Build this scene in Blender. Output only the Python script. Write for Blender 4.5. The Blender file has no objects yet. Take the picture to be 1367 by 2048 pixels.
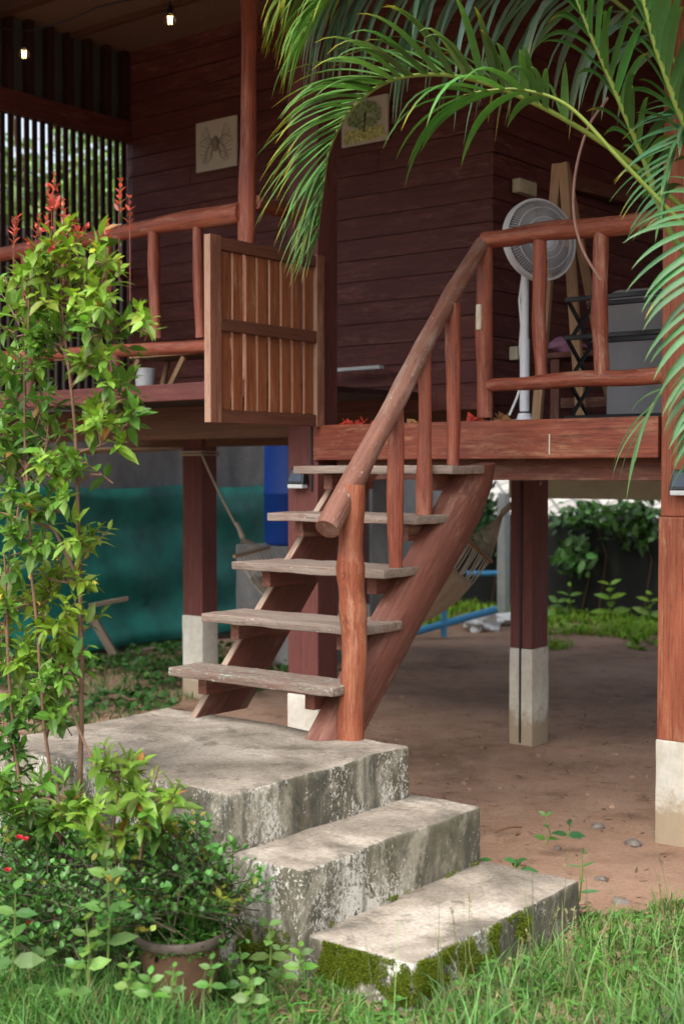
import bpy, math, random
import numpy as np
from mathutils import Vector, noise as mnoise
random.seed(7); rng = np.random.default_rng(7)
sc = bpy.context.scene; COL = sc.collection
A = np.array

# ------------------------------------------------------------------ camera frame (metres; camera above world origin)
FPX, YAW, PIT, CAMZ = 2691.7, math.radians(51.4936), math.radians(1.72914), 1.55
CF = A([-math.cos(YAW)*math.cos(PIT), math.sin(YAW)*math.cos(PIT), -math.sin(PIT)])
CR = A([math.sin(YAW), math.cos(YAW), 0.0]); CU = np.cross(CR, CF); CC = A([0, 0, CAMZ])
def at(px, py, x=None, y=None, z=None, D=None):
    """point of the place seen at a photo pixel, on a known plane (or at depth D)"""
    d = CF + CR*(px-683.5)/FPX - CU*(py-1024)/FPX
    if D is not None: t = D
    elif x is not None: t = (x-CC[0])/d[0]
    elif y is not None: t = (y-CC[1])/d[1]
    else: t = (z-CC[2])/d[2]
    return CC + d*t

# ------------------------------------------------------------------ mesh builder
class MB:
    def __init__(s): s.v=[]; s.g=[]; s.c=[]; s.f3=[]; s.f4=[]; s.fn=[]; s.n=0; s.sm=False
    def add(s, v, g=None, c=None, f3=None, f4=None, fn=None):
        v = np.asarray(v, float).reshape(-1,3); k = len(v)
        s.v.append(v); s.g.append(np.asarray(g,float).reshape(-1,3) if g is not None else v.copy())
        s.c.append(np.broadcast_to(np.asarray(c if c is not None else (.5,.5,.5), float), (k,3)))
        if f3 is not None and len(f3): s.f3.append(np.asarray(f3,int)+s.n)
        if f4 is not None and len(f4): s.f4.append(np.asarray(f4,int)+s.n)
        if fn is not None: s.fn += [[i+s.n for i in f] for f in fn]
        s.n += k
    def hexa(s, p, axis=None):
        """8 corners: bottom ring 0-3, top ring 4-7; grain along longest side"""
        p = np.asarray(p, float)
        e = [p[1]-p[0], p[3]-p[0], p[4]-p[0]]; L = [np.linalg.norm(q) for q in e]
        k = int(np.argmax(L)) if axis is None else axis
        o = rng.random(3)*50
        idx = [k]+[i for i in range(3) if i!=k]
        loc = np.stack([(p-p[0])@(e[i]/max(L[i],1e-6)) for i in idx], 1)+o
        s.add(p, loc, f4=[(0,3,2,1),(4,5,6,7),(0,1,5,4),(1,2,6,5),(2,3,7,6),(3,0,4,7)])
    def box(s, x0,x1,y0,y1,z0,z1, axis=None):
        s.hexa([(x0,y0,z0),(x1,y0,z0),(x1,y1,z0),(x0,y1,z0),(x0,y0,z1),(x1,y0,z1),(x1,y1,z1),(x0,y1,z1)], axis)
    def bar(s, a, b, w, t, up=(0,0,1)):
        """straight board from a to b: w sideways, t along up"""
        a=A(a,float); b=A(b,float); d=b-a; d/=np.linalg.norm(d)
        sd=np.cross(d,A(up,float)); sd/=np.linalg.norm(sd); u=np.cross(sd,d)
        q=[]
        for p in (a,b): q.append([p-sd*w/2-u*t/2, p+sd*w/2-u*t/2, p+sd*w/2+u*t/2, p-sd*w/2+u*t/2])
        s.hexa([*q[0],*q[1]], 2)
    def rbox(s, x0,x1,y0,y1,z0,z1, r=.01, step=.05, amp=.003, fr=6, seed=0):
        """box of many faces with rounded, slightly uneven edges"""
        lo=A([x0,y0,z0]); hi=A([x1,y1,z1]); size=hi-lo
        ax=[]
        for i in range(3):
            n=max(2,int(size[i]/step)); t=np.linspace(lo[i]+r,hi[i]-r,n)
            ax.append(np.concatenate([[lo[i],lo[i]+r*.35],t,[hi[i]-r*.35,hi[i]]]))
        k=int(np.argmax(size)); idx=[k]+[i for i in range(3) if i!=k]; off=rng.random(3)*50
        for a_ in range(3):
            b_,c_=(a_+1)%3,(a_+2)%3
            for sgn in (0,1):
                B,Cc=np.meshgrid(ax[b_],ax[c_],indexing='ij'); nb,nc=B.shape
                v=np.zeros((nb*nc,3)); v[:,a_]=hi[a_] if sgn else lo[a_]; v[:,b_]=B.ravel(); v[:,c_]=Cc.ravel()
                q=np.clip(v,lo+r,hi-r); d=v-q; L=np.linalg.norm(d,axis=1,keepdims=True); v=q+d/np.maximum(L,1e-9)*r
                if amp:
                    for j in range(len(v)):
                        nv=mnoise.noise_vector(Vector(v[j]*fr+seed))+.5*mnoise.noise_vector(Vector(v[j]*fr*4+seed))
                        v[j]+=A(nv)*amp
                I=np.arange(nb*nc).reshape(nb,nc); f=np.stack([I[:-1,:-1],I[1:,:-1],I[1:,1:],I[:-1,1:]],-1).reshape(-1,4)
                if not sgn: f=f[:,::-1]
                s.add(v,(v-lo)[:,idx]+off,f4=f)
        s.sm=True
    def tube(s, pts, rad, n=10, caps=True, wob=0.0, c=None):
        P=np.asarray(pts,float); m=len(P); R=np.broadcast_to(np.asarray(rad,float),(m,))
        T=np.gradient(P,axis=0); T/=np.maximum(np.linalg.norm(T,axis=1,keepdims=True),1e-9)
        u=np.cross(T[0],(0,0,1.)); 
        if np.linalg.norm(u)<.2: u=np.cross(T[0],(1.,0,0))
        u/=np.linalg.norm(u); V=[];G=[];o=rng.random(3)*50
        Ls=np.concatenate([[0],np.cumsum(np.linalg.norm(np.diff(P,axis=0),axis=1))])
        th=np.linspace(0,2*math.pi,n,endpoint=False)
        for i in range(m):
            u=u-T[i]*(u@T[i]); u/=np.linalg.norm(u); w=np.cross(T[i],u)
            rr=np.full(n,R[i])
            if wob: rr=rr*(1+wob*A([mnoise.noise(Vector((math.cos(t)*.9+o[0],math.sin(t)*.9+o[1],Ls[i]*5))) for t in th]))
            V.append(P[i]+np.cos(th)[:,None]*u*rr[:,None]+np.sin(th)[:,None]*w*rr[:,None])
            G.append(np.stack([np.full(n,Ls[i]),np.cos(th)*R[i],np.sin(th)*R[i]],1)+o)
        I=np.arange(m*n).reshape(m,n); J=np.roll(I,-1,1)
        f=np.stack([I[:-1],J[:-1],J[1:],I[1:]],-1).reshape(-1,4)
        s.add(np.concatenate(V),np.concatenate(G),c,f4=f,fn=[list(I[0][::-1]),list(I[-1])] if caps else None)
        s.sm=True
    def lathe(s, prof, cen, n=24, axis=(0,0,1), c=None):
        ax=A(axis,float); ax/=np.linalg.norm(ax); u=np.cross(ax,(0,0,1.))
        if np.linalg.norm(u)<.1: u=A([1.,0,0])
        u/=np.linalg.norm(u); w=np.cross(ax,u); th=np.linspace(0,2*math.pi,n,endpoint=False); V=[]
        for r,h in prof: V.append(A(cen)+ax*h+(np.cos(th)[:,None]*u+np.sin(th)[:,None]*w)*r)
        m=len(prof); I=np.arange(m*n).reshape(m,n); J=np.roll(I,-1,1)
        s.add(np.concatenate(V),None,c,f4=np.stack([I[:-1],J[:-1],J[1:],I[1:]],-1).reshape(-1,4)); s.sm=True
    def leaves(s, p, d, nrm, L, W, col, bend=.15, fold=.2):
        N=len(p); d=d/np.maximum(np.linalg.norm(d,axis=1,keepdims=True),1e-9)
        sd=np.cross(d,nrm); sd/=np.maximum(np.linalg.norm(sd,axis=1,keepdims=True),1e-9); u=np.cross(sd,d)
        L=np.broadcast_to(L,(N,))[:,None]; W=np.broadcast_to(W,(N,))[:,None]
        rows=[(0,0,0),(.25,-.8,fold),(.25,0,0),(.25,.8,fold),(.6,-.85,fold),(.6,0,0),(.6,.85,fold),(1,0,0)]
        V=np.stack([p+d*L*t+sd*W*.5*a+u*(W*.5*abs(a)*z-L*bend*t*t) for t,a,z in rows],1)
        b=np.arange(N)[:,None]*8
        f3=np.concatenate([b+A([0,2,1]),b+A([0,3,2]),b+A([4,5,7]),b+A([5,6,7])])
        f4=np.concatenate([b+A([1,2,5,4]),b+A([2,3,6,5])])
        s.add(V.reshape(-1,3),None,np.repeat(np.broadcast_to(col,(N,3)),8,0),f3,f4)
    def strips(s, path, side, w, col, fold=0.0, up=None):
        """path (N,S,3), side (N,S,3) or (N,1,3), w (N,S), col (N,S,3)"""
        N,S,_=path.shape; sd=side/np.maximum(np.linalg.norm(side,axis=-1,keepdims=True),1e-9)
        h=sd*w[...,None]*.5; lift=0
        if fold: 
            T=np.gradient(path,axis=1); lift=np.cross(T,np.broadcast_to(sd,T.shape)); lift/=np.maximum(np.linalg.norm(lift,axis=-1,keepdims=True),1e-9); lift=lift*w[...,None]*fold
        V=np.stack([path-h+lift,path,path+h+lift],2); k=3
        b=np.arange(N)[:,None,None]*(S*k); r=np.arange(S-1)[None,:,None]*k
        f=np.concatenate([(b+r+A([0,1,1+k,k])).reshape(-1,4),(b+r+A([1,2,2+k,1+k])).reshape(-1,4)])
        c=np.repeat(np.broadcast_to(col,(N,S,3))[:,:,None,:],k,2)
        s.add(V.reshape(-1,3),None,c.reshape(-1,3),f4=f)
    def build(s, name, mat, parent=None, bevel=0, smooth=None, origin=None):
        V=np.concatenate(s.v); 
        root=parent
        while root is not None and root.parent is not None: root=root.parent
        org = A(root.location) if root is not None else (A(origin,float) if origin is not None else np.zeros(3))
        V=V-org
        f3=np.concatenate(s.f3) if s.f3 else np.zeros((0,3),int); f4=np.concatenate(s.f4) if s.f4 else np.zeros((0,4),int)
        loops=np.concatenate([f3.ravel(),f4.ravel(),A([i for f in s.fn for i in f],int)])
        tot=np.concatenate([np.full(len(f3),3),np.full(len(f4),4),A([len(f) for f in s.fn],int)]).astype(int)
        start=np.concatenate([[0],np.cumsum(tot)[:-1]]) if len(tot) else tot
        me=bpy.data.meshes.new(name); me.vertices.add(len(V)); me.vertices.foreach_set('co',V.ravel())
        me.loops.add(len(loops)); me.loops.foreach_set('vertex_index',loops.astype(np.int32))
        me.polygons.add(len(tot)); me.polygons.foreach_set('loop_start',start.astype(np.int32)); me.polygons.foreach_set('loop_total',tot.astype(np.int32))
        me.update(calc_edges=True); me.validate()
        a=me.attributes.new('g','FLOAT_VECTOR','POINT'); a.data.foreach_set('vector',np.concatenate(s.g).ravel())
        a=me.attributes.new('col','FLOAT_COLOR','POINT'); cc=np.concatenate(s.c); a.data.foreach_set('color',np.concatenate([cc,np.ones((len(cc),1))],1).ravel())
        sm=s.sm if smooth is None else smooth
        me.polygons.foreach_set('use_smooth',[bool(sm)]*len(me.polygons))
        if sm:
            try: me.set_sharp_from_angle(angle=math.radians(50))
            except Exception: pass
        me.materials.append(mat)
        o=bpy.data.objects.new(name,me); COL.objects.link(o); o.parent=parent
        if root is None and origin is not None: o.location=origin
        if bevel:
            m=o.modifiers.new('bevel','BEVEL'); m.width=bevel; m.segments=2; m.limit_method='ANGLE'
        return o
def tag(o,label=None,cat=None,group=None,kind=None):
    if label: o['label']=label
    if cat: o['category']=cat
    if group: o['group']=group
    if kind: o['kind']=kind
    return o
def thing(name,label,cat,loc,group=None):
    o=bpy.data.objects.new(name,None); COL.objects.link(o); o.location=loc; o.empty_display_size=.1
    return tag(o,label,cat,group)
def copy_tree(o,parent=None):
    c=o.copy(); COL.objects.link(c); c.parent=parent
    for ch in list(o.children): copy_tree(ch,c)
    return c

# ------------------------------------------------------------------ materials
def newmat(name):
    m=bpy.data.materials.new(name); m.use_nodes=True; nt=m.node_tree; nt.nodes.clear()
    out=nt.nodes.new('ShaderNodeOutputMaterial'); b=nt.nodes.new('ShaderNodeBsdfPrincipled'); nt.links.new(b.outputs[0],out.inputs[0])
    return m,nt,b,out
def N(nt,t,**kw):
    n=nt.nodes.new(t)
    for k,v in kw.items():
        if k in n.inputs.keys() if isinstance(k,str) else False: n.inputs[k].default_value=v
        else: setattr(n,k,v)
    return n
def noise(nt,vec,scale,detail=5,rough=.6,dist=0):
    n=nt.nodes.new('ShaderNodeTexNoise'); n.inputs['Scale'].default_value=scale; n.inputs['Detail'].default_value=detail
    n.inputs['Roughness'].default_value=rough; n.inputs['Distortion'].default_value=dist
    if vec is not None: nt.links.new(vec,n.inputs['Vector'])
    return n.outputs['Fac']
def ramp(nt,fac,stops):
    r=nt.nodes.new('ShaderNodeValToRGB'); e=r.color_ramp.elements
    while len(e)<len(stops): e.new(.5)
    for i,(p,c) in enumerate(stops):
        e[i].position=p; e[i].color=(*c,1) if not isinstance(c,(int,float)) else (c,c,c,1)
    nt.links.new(fac,r.inputs[0]); return r.outputs[0]
def mix(nt,fac,a,b,mode='MIX'):
    m=nt.nodes.new('ShaderNodeMix'); m.data_type='RGBA'; m.blend_type=mode
    for k,x in ((0,fac),(6,a),(7,b)):
        if hasattr(x,'node'): nt.links.new(x,m.inputs[k])
        else: m.inputs[k].default_value=x if k==0 else (*x,1)
    return m.outputs[2]
def math_(nt,op,a,b):
    m=nt.nodes.new('ShaderNodeMath'); m.operation=op; m.use_clamp=True
    for k,x in ((0,a),(1,b)):
        if hasattr(x,'node'): nt.links.new(x,m.inputs[k])
        else: m.inputs[k].default_value=x
    return m.outputs[0]
def mapping(nt,vec,scale):
    m=nt.nodes.new('ShaderNodeMapping'); m.inputs['Scale'].default_value=scale; nt.links.new(vec,m.inputs['Vector']); return m.outputs[0]
def bump(nt,b,h,strength=.3,dist=.01):
    n=nt.nodes.new('ShaderNodeBump'); n.inputs['Strength'].default_value=strength; n.inputs['Distance'].default_value=dist
    nt.links.new(h,n.inputs['Height']); nt.links.new(n.outputs[0],b.inputs['Normal'])
def wood(name,a,b,worn=None,amt=.0,rough=.55,knots=(.03,.015,.01),flake=None,flk=.0,spec=.4,dark=.5,edge=None):
    m,nt,bs,out=newmat(name); at_=nt.nodes.new('ShaderNodeAttribute'); at_.attribute_name='g'; v=at_.outputs['Vector']
    n1=noise(nt,mapping(nt,v,(1.6,28,28)),2.2,7,.65,.6); c=ramp(nt,n1,[(.3,a),(.7,b)])
    n2=noise(nt,mapping(nt,v,(1,3,3)),2.3,4,.6); c=mix(nt,ramp(nt,n2,[(.35,0.),(.75,dark)]),c,tuple(x*.55 for x in a))
    streak=noise(nt,mapping(nt,v,(.8,45,45)),3,3,.7); c=mix(nt,ramp(nt,streak,[(.66,0.),(.74,.55)]),c,knots)
    if worn:
        n3=noise(nt,mapping(nt,v,(2.2,12,12)),2.6,9,.72,.4); k=ramp(nt,n3,[(.56-amt*.36,0.),(.72-amt*.36,1.)]); k=math_(nt,'MULTIPLY',k,ramp(nt,noise(nt,mapping(nt,v,(1,4,4)),1.7,4,.6),[(.42,.0),(.62,.9)])); c=mix(nt,k,c,worn)
    crk=noise(nt,mapping(nt,v,(.35,30,30)),2.2,4,.6,.2); c=mix(nt,ramp(nt,crk,[(.485,0.),(.497,.75),(.503,.75),(.515,0.)]),c,tuple(x*.25 for x in a))
    if flake:
        n4=noise(nt,mapping(nt,v,(8,22,22)),3.0,8,.75,.3); k=ramp(nt,n4,[(.66-flk*.3,0.),(.69-flk*.3,1.)]); c=mix(nt,k,c,flake)
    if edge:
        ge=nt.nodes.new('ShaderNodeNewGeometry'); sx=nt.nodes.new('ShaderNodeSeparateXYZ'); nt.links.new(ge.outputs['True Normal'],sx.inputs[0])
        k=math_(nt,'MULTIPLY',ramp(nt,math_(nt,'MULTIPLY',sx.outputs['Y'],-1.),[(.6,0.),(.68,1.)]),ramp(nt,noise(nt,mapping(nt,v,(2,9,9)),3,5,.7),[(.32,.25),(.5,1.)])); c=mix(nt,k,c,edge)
    n5=noise(nt,mapping(nt,v,(30,40,40)),4,3); c=mix(nt,.22,c,ramp(nt,n5,[(.3,.25),(.7,1.)]),'MULTIPLY')
    nt.links.new(c,bs.inputs['Base Color']); bs.inputs['Specular IOR Level'].default_value=spec
    r=ramp(nt,n1,[(.3,rough-.08),(.7,rough+.15)]); nt.links.new(r,bs.inputs['Roughness'])
    bump(nt,bs,n1,.35,.004); return m
def plain(name,c,rough=.5,metal=0,spec=.5,var=.12,scale=14,bmp=.1):
    m,nt,bs,out=newmat(name); tc=nt.nodes.new('ShaderNodeTexCoord'); n=noise(nt,tc.outputs['Object'],scale,6,.65)
    col=ramp(nt,n,[(.25,tuple(x*(1-var*2) for x in c)),(.75,tuple(min(1,x*(1+var)) for x in c))]); nt.links.new(col,bs.inputs['Base Color'])
    bs.inputs['Roughness'].default_value=rough; bs.inputs['Metallic'].default_value=metal; bs.inputs['Specular IOR Level'].default_value=spec
    if bmp: bump(nt,bs,n,bmp,.004)
    return m
def leafmat(name,trans=.3,rough=.42,spec=.4):
    m,nt,bs,out=newmat(name); a=nt.nodes.new('ShaderNodeAttribute'); a.attribute_name='col'
    tc=nt.nodes.new('ShaderNodeTexCoord'); n=noise(nt,tc.outputs['Object'],38,4)
    c=mix(nt,.35,a.outputs['Color'],ramp(nt,n,[(.3,.45),(.7,1.)]),'MULTIPLY'); nt.links.new(c,bs.inputs['Base Color'])
    bs.inputs['Roughness'].default_value=rough; bs.inputs['Specular IOR Level'].default_value=spec
    t=nt.nodes.new('ShaderNodeBsdfTranslucent'); c2=mix(nt,1.,c,(1.25,1.35,.6),'MULTIPLY'); nt.links.new(c2,t.inputs[0])
    ms=nt.nodes.new('ShaderNodeMixShader'); ms.inputs[0].default_value=trans
    nt.links.new(bs.outputs[0],ms.inputs[1]); nt.links.new(t.outputs[0],ms.inputs[2]); nt.links.new(ms.outputs[0],out.inputs[0]); return m

RED_A,RED_B=(.20,.046,.026),(.30,.080,.044)
M={}
M['rail']=wood('red_stained_log',(.20,.043,.025),(.47,.14,.075),(.46,.26,.17),.2,.5,dark=.6)
M['handrail']=wood('weathered_log',(.19,.075,.05),(.31,.145,.10),(.40,.29,.23),.36,.65,flake=(.50,.46,.40),flk=.13)
M['beam']=wood('red_beam',(.17,.036,.022),(.36,.10,.052),(.42,.20,.11),.2,.5,dark=.65)
M['post']=wood('pinkish_red_post',(.13,.038,.032),(.17,.052,.043),(.24,.10,.08),.06,.6)
M['orangepost']=wood('orange_red_post',(.23,.052,.024),(.42,.13,.06),(.46,.24,.14),.24,.55)
M['stringer']=wood('worn_stringer',(.14,.045,.03),(.22,.075,.048),(.30,.19,.13),.24,.6)
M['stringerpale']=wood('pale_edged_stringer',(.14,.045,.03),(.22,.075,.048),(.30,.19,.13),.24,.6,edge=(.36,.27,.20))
M['tread']=wood('faded_tread',(.20,.145,.115),(.34,.275,.225),(.19,.095,.07),.26,.8,flake=(.44,.45,.38),flk=.14,dark=.35)
M['treadlow']=wood('green_flaked_tread',(.19,.135,.105),(.32,.25,.20),(.19,.085,.06),.26,.8,flake=(.34,.45,.36),flk=.30,dark=.35)
M['siding']=wood('dark_siding',(.105,.026,.022),(.18,.052,.042),(.28,.11,.085),.2,.55,knots=(.01,.006,.006))
M['sidedark']=wood('dark_brown_wood',(.035,.013,.010),(.06,.022,.017),None,0,.6)
M['gateslat']=wood('orange_gate_slat',(.24,.072,.028),(.37,.125,.048),(.42,.24,.13),.1,.55,edge=(.40,.20,.11))  # front edges paler: raw sawn wood, with the light on them painted in
M['gateframe']=wood('gate_frame',(.20,.075,.045),(.30,.125,.075),(.40,.24,.15),.2,.6,edge=(.36,.21,.14))  # front face of the stile lightened as well, raw wood plus painted light
M['gaterail']=wood('dark_gate_rail',(.12,.042,.024),(.18,.068,.038),None,0,.55)
M['tan']=wood('tan_timber',(.36,.21,.11),(.50,.32,.18),None,0,.6,dark=.2)
M['under']=wood('under_beam',(.10,.045,.025),(.16,.075,.042),None,0,.7)
M['grey']=wood('grey_timber',(.16,.12,.09),(.26,.20,.15),None,0,.8)
M['cream']=plain('cream_plastic',(.62,.56,.42),.45)
M['white']=plain('white_plastic',(.68,.70,.70),.35,var=.03)
M['fan']=plain('pale_grey_plastic',(.70,.73,.77),.4,var=.04,bmp=0)
M['black']=plain('black_metal',(.015,.016,.018),.35,.3)
M['blackp']=plain('black_plastic',(.012,.012,.013),.4)
M['rope']=plain('rope',(.45,.40,.33),.9,scale=90)
M['canvas']=plain('hammock_cloth',(.50,.42,.32),.9,scale=60)
M['bluepipe']=plain('blue_pipe',(.06,.30,.58),.4)
M['tank']=plain('blue_tank',(.002,.05,.32),.6,var=.1,scale=3)
M['greypanel']=plain('grey_panel',(.24,.24,.26),.45,scale=3)
M['beige']=plain('beige_board',(.55,.52,.37),.7,scale=5)
M['colgrey']=plain('grey_column',(.36,.38,.37),.75,scale=6)
M['redcloth']=plain('red_scrap',(.55,.05,.03),.8)
M['brownleaf']=plain('dry_leaf',(.30,.15,.05),.8)
M['pink']=plain('mauve_cloth',(.36,.17,.28),.9)
M['steel']=plain('steel',(.5,.5,.48),.35,.9)
M['solar']=plain('solar_cell',(.05,.065,.09),.15,.2)
M['lens']=plain('frosted_lens',(.55,.58,.58),.25)
M['stem']=plain('brown_stem',(.16,.085,.05),.8,scale=50)
M['gstem']=plain('green_stem',(.13,.20,.04),.7,scale=40)
M['petiole']=plain('palm_petiole',(.17,.235,.035),.45,scale=8,var=.15)
M['terracotta']=plain('terracotta',(.17,.085,.05),.7,var=.3,scale=9)
M['potrim']=plain('dark_pot',(.13,.095,.075),.6,var=.4,scale=8)
M['pebble']=plain('pebble',(.17,.145,.125),.8,scale=20,var=.25)
M['leaf']=leafmat('leaf'); M['palm']=leafmat('palm_leaf',.22,.42,.38); M['grass']=leafmat('grass_blade',.3,.5,.3); M['moss']=leafmat('moss_tuft',.1,.9,.1)
M['paper']=plain('print_paper',(.62,.60,.50),.8,var=.05,scale=4,bmp=0)

def concrete(name,steps=False,white=.5,base=(.31,.265,.215)):
    m,nt,bs,out=newmat(name); tc=nt.nodes.new('ShaderNodeTexCoord'); v=tc.outputs['Object']; ge=nt.nodes.new('ShaderNodeNewGeometry')
    sx=nt.nodes.new('ShaderNodeSeparateXYZ'); nt.links.new(ge.outputs['Normal'],sx.inputs[0])
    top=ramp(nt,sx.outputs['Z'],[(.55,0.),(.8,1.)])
    big=noise(nt,v,2.6,7,.62,.5); mid=noise(nt,v,9,7,.7,.3); fine=noise(nt,v,70,5,.75); fl=noise(nt,mapping(nt,v,(46,46,30)),1.6,8,.74,1.2)
    t=ramp(nt,big,[(.30,(.15,.13,.10)),(.42,(.28,.24,.195)),(.52,(.38,.325,.265)),(.62,(.52,.455,.38)),(.74,(.64,.585,.51))])
    t=mix(nt,ramp(nt,mid,[(.53,0.),(.66,.72)]),t,(.15,.13,.10))
    t=mix(nt,.55,t,ramp(nt,fine,[(.34,.3),(.62,1.)]),'MULTIPLY')
    st_=noise(nt,v,1.9,8,.68,.8); t=mix(nt,ramp(nt,st_,[(.55,0.),(.63,.7)]),t,(.105,.095,.08)); t=mix(nt,1.,t,(.93,.93,.92),'MULTIPLY')
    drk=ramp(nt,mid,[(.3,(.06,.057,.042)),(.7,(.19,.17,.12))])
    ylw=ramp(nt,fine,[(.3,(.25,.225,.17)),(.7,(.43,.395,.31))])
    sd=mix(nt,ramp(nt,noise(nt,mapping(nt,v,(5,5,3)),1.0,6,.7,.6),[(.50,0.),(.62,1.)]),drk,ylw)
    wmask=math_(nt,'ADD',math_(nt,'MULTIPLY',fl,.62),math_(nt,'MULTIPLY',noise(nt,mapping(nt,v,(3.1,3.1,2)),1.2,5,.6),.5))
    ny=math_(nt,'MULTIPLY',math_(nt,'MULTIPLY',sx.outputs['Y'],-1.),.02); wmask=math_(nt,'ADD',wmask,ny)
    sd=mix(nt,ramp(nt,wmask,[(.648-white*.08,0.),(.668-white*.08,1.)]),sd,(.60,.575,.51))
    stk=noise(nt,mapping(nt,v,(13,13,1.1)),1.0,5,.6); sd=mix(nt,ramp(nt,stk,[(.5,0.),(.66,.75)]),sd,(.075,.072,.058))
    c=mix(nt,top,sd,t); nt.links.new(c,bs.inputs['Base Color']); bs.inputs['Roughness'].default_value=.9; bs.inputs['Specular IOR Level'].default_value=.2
    h=math_(nt,'ADD',math_(nt,'MULTIPLY',fine,.4),math_(nt,'MULTIPLY',fl,.5)); bump(nt,bs,h,.5,.006); return m
M['concrete']=concrete('weathered_concrete')

def wallmat(name,a,b,cst,sc_=1.2):
    m,nt,bs,out=newmat(name); tc=nt.nodes.new('ShaderNodeTexCoord'); v=tc.outputs['Object']
    n=noise(nt,mapping(nt,v,(1,1,.4)),sc_,8,.7,.4); f=noise(nt,v,26,5); c=ramp(nt,n,[(.32,a),(.55,b),(.72,cst)]); c=mix(nt,.3,c,ramp(nt,f,[(.3,.4),(.7,1.)]),'MULTIPLY')
    nt.links.new(c,bs.inputs['Base Color']); bs.inputs['Roughness'].default_value=.9; bump(nt,bs,f,.3,.01); return m
M['footing']=wallmat('whitewashed_footing',(.40,.35,.25),(.60,.57,.49),(.68,.66,.60),2.2)
M['greywall']=wallmat('grey_render',(.12,.12,.125),(.23,.225,.225),(.40,.39,.38))
M['blackwall']=wallmat('mouldy_wall',(.010,.011,.012),(.02,.022,.021),(.06,.065,.055))
def footmat():
    m=M['footing']; nt=m.node_tree; bs=[n for n in nt.nodes if n.type=='BSDF_PRINCIPLED'][0]; src=bs.inputs['Base Color'].links[0].from_socket
    tc=nt.nodes.new('ShaderNodeTexCoord'); sx=nt.nodes.new('ShaderNodeSeparateXYZ'); nt.links.new(tc.outputs['Object'],sx.inputs[0])
    nn=noise(nt,tc.outputs['Object'],14,6,.7); k=math_(nt,'SUBTRACT',math_(nt,'MULTIPLY',nn,.42),sx.outputs['Z']); k=ramp(nt,k,[(.0,0.),(.10,.85)])
    c=mix(nt,k,src,(.30,.22,.13)); ch=noise(nt,tc.outputs['Object'],22,4,.6); c=mix(nt,ramp(nt,ch,[(.68,0.),(.70,.7)]),c,(.22,.20,.17)); nt.links.new(c,bs.inputs['Base Color'])
footmat()
def netmat():
    m,nt,bs,out=newmat('green_shade_net'); tc=nt.nodes.new('ShaderNodeTexCoord'); n=noise(nt,tc.outputs['Object'],3,6,.6)
    c=ramp(nt,n,[(.3,(.0,.068,.056)),(.7,(.003,.20,.155))]); nt.links.new(c,bs.inputs['Base Color']); bs.inputs['Roughness'].default_value=.6
    w=nt.nodes.new('ShaderNodeTexNoise'); w.inputs['Scale'].default_value=260; nt.links.new(tc.outputs['Object'],w.inputs['Vector']); bump(nt,bs,w.outputs['Fac'],.2,.003); return m
M['net']=netmat()
def dirt():
    m,nt,bs,out=newmat('packed_dirt'); tc=nt.nodes.new('ShaderNodeTexCoord'); v=tc.outputs['Object']
    big=noise(nt,v,.9,8,.62,.4); mid=noise(nt,v,6,8,.7,.3); fine=noise(nt,v,60,5,.75)
    c=ramp(nt,big,[(.3,(.20,.122,.083)),(.5,(.34,.21,.142)),(.7,(.44,.29,.205))])
    c=mix(nt,ramp(nt,mid,[(.5,0.),(.7,.65)]),c,(.40,.28,.205)); c=mix(nt,ramp(nt,mid,[(.3,.6),(.45,0.)]),c,(.12,.068,.045))
    c=mix(nt,.4,c,ramp(nt,fine,[(.3,.3),(.65,1.)]),'MULTIPLY'); nt.links.new(c,bs.inputs['Base Color']); bs.inputs['Roughness'].default_value=.95; bs.inputs['Specular IOR Level'].default_value=.15
    bump(nt,bs,math_(nt,'ADD',math_(nt,'MULTIPLY',fine,.4),math_(nt,'MULTIPLY',mid,.6)),.6,.02); return m
M['dirt']=dirt()
def mat_ceiling():
    m,nt,bs,out=newmat('woven_mat'); tc=nt.nodes.new('ShaderNodeTexCoord'); v=tc.outputs['Object']
    ck=nt.nodes.new('ShaderNodeTexBrick'); ck.inputs['Scale'].default_value=26; ck.inputs['Mortar Size'].default_value=.06; ck.inputs['Color1'].default_value=(.36,.22,.15,1); ck.inputs['Color2'].default_value=(.26,.155,.11,1); ck.inputs['Mortar'].default_value=(.12,.07,.05,1)
    nt.links.new(v,ck.inputs['Vector']); nt.links.new(ck.outputs[0],bs.inputs['Base Color']); bs.inputs['Roughness'].default_value=.7; return m
M['ceiling']=mat_ceiling()
def glassmat():
    m,nt,bs,out=newmat('bulb_glass'); bs.inputs['Base Color'].default_value=(1,.86,.58,1); bs.inputs['Roughness'].default_value=.03; bs.inputs['Transmission Weight'].default_value=1; bs.inputs['IOR'].default_value=1.45; return m
M['glass']=glassmat()
def emis(name,c,s):
    m,nt,bs,out=newmat(name); bs.inputs['Base Color'].default_value=(*c,1); bs.inputs['Emission Color'].default_value=(*c,1); bs.inputs['Emission Strength'].default_value=s; return m
M['filament']=emis('filament',(1,.72,.36),7)

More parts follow.
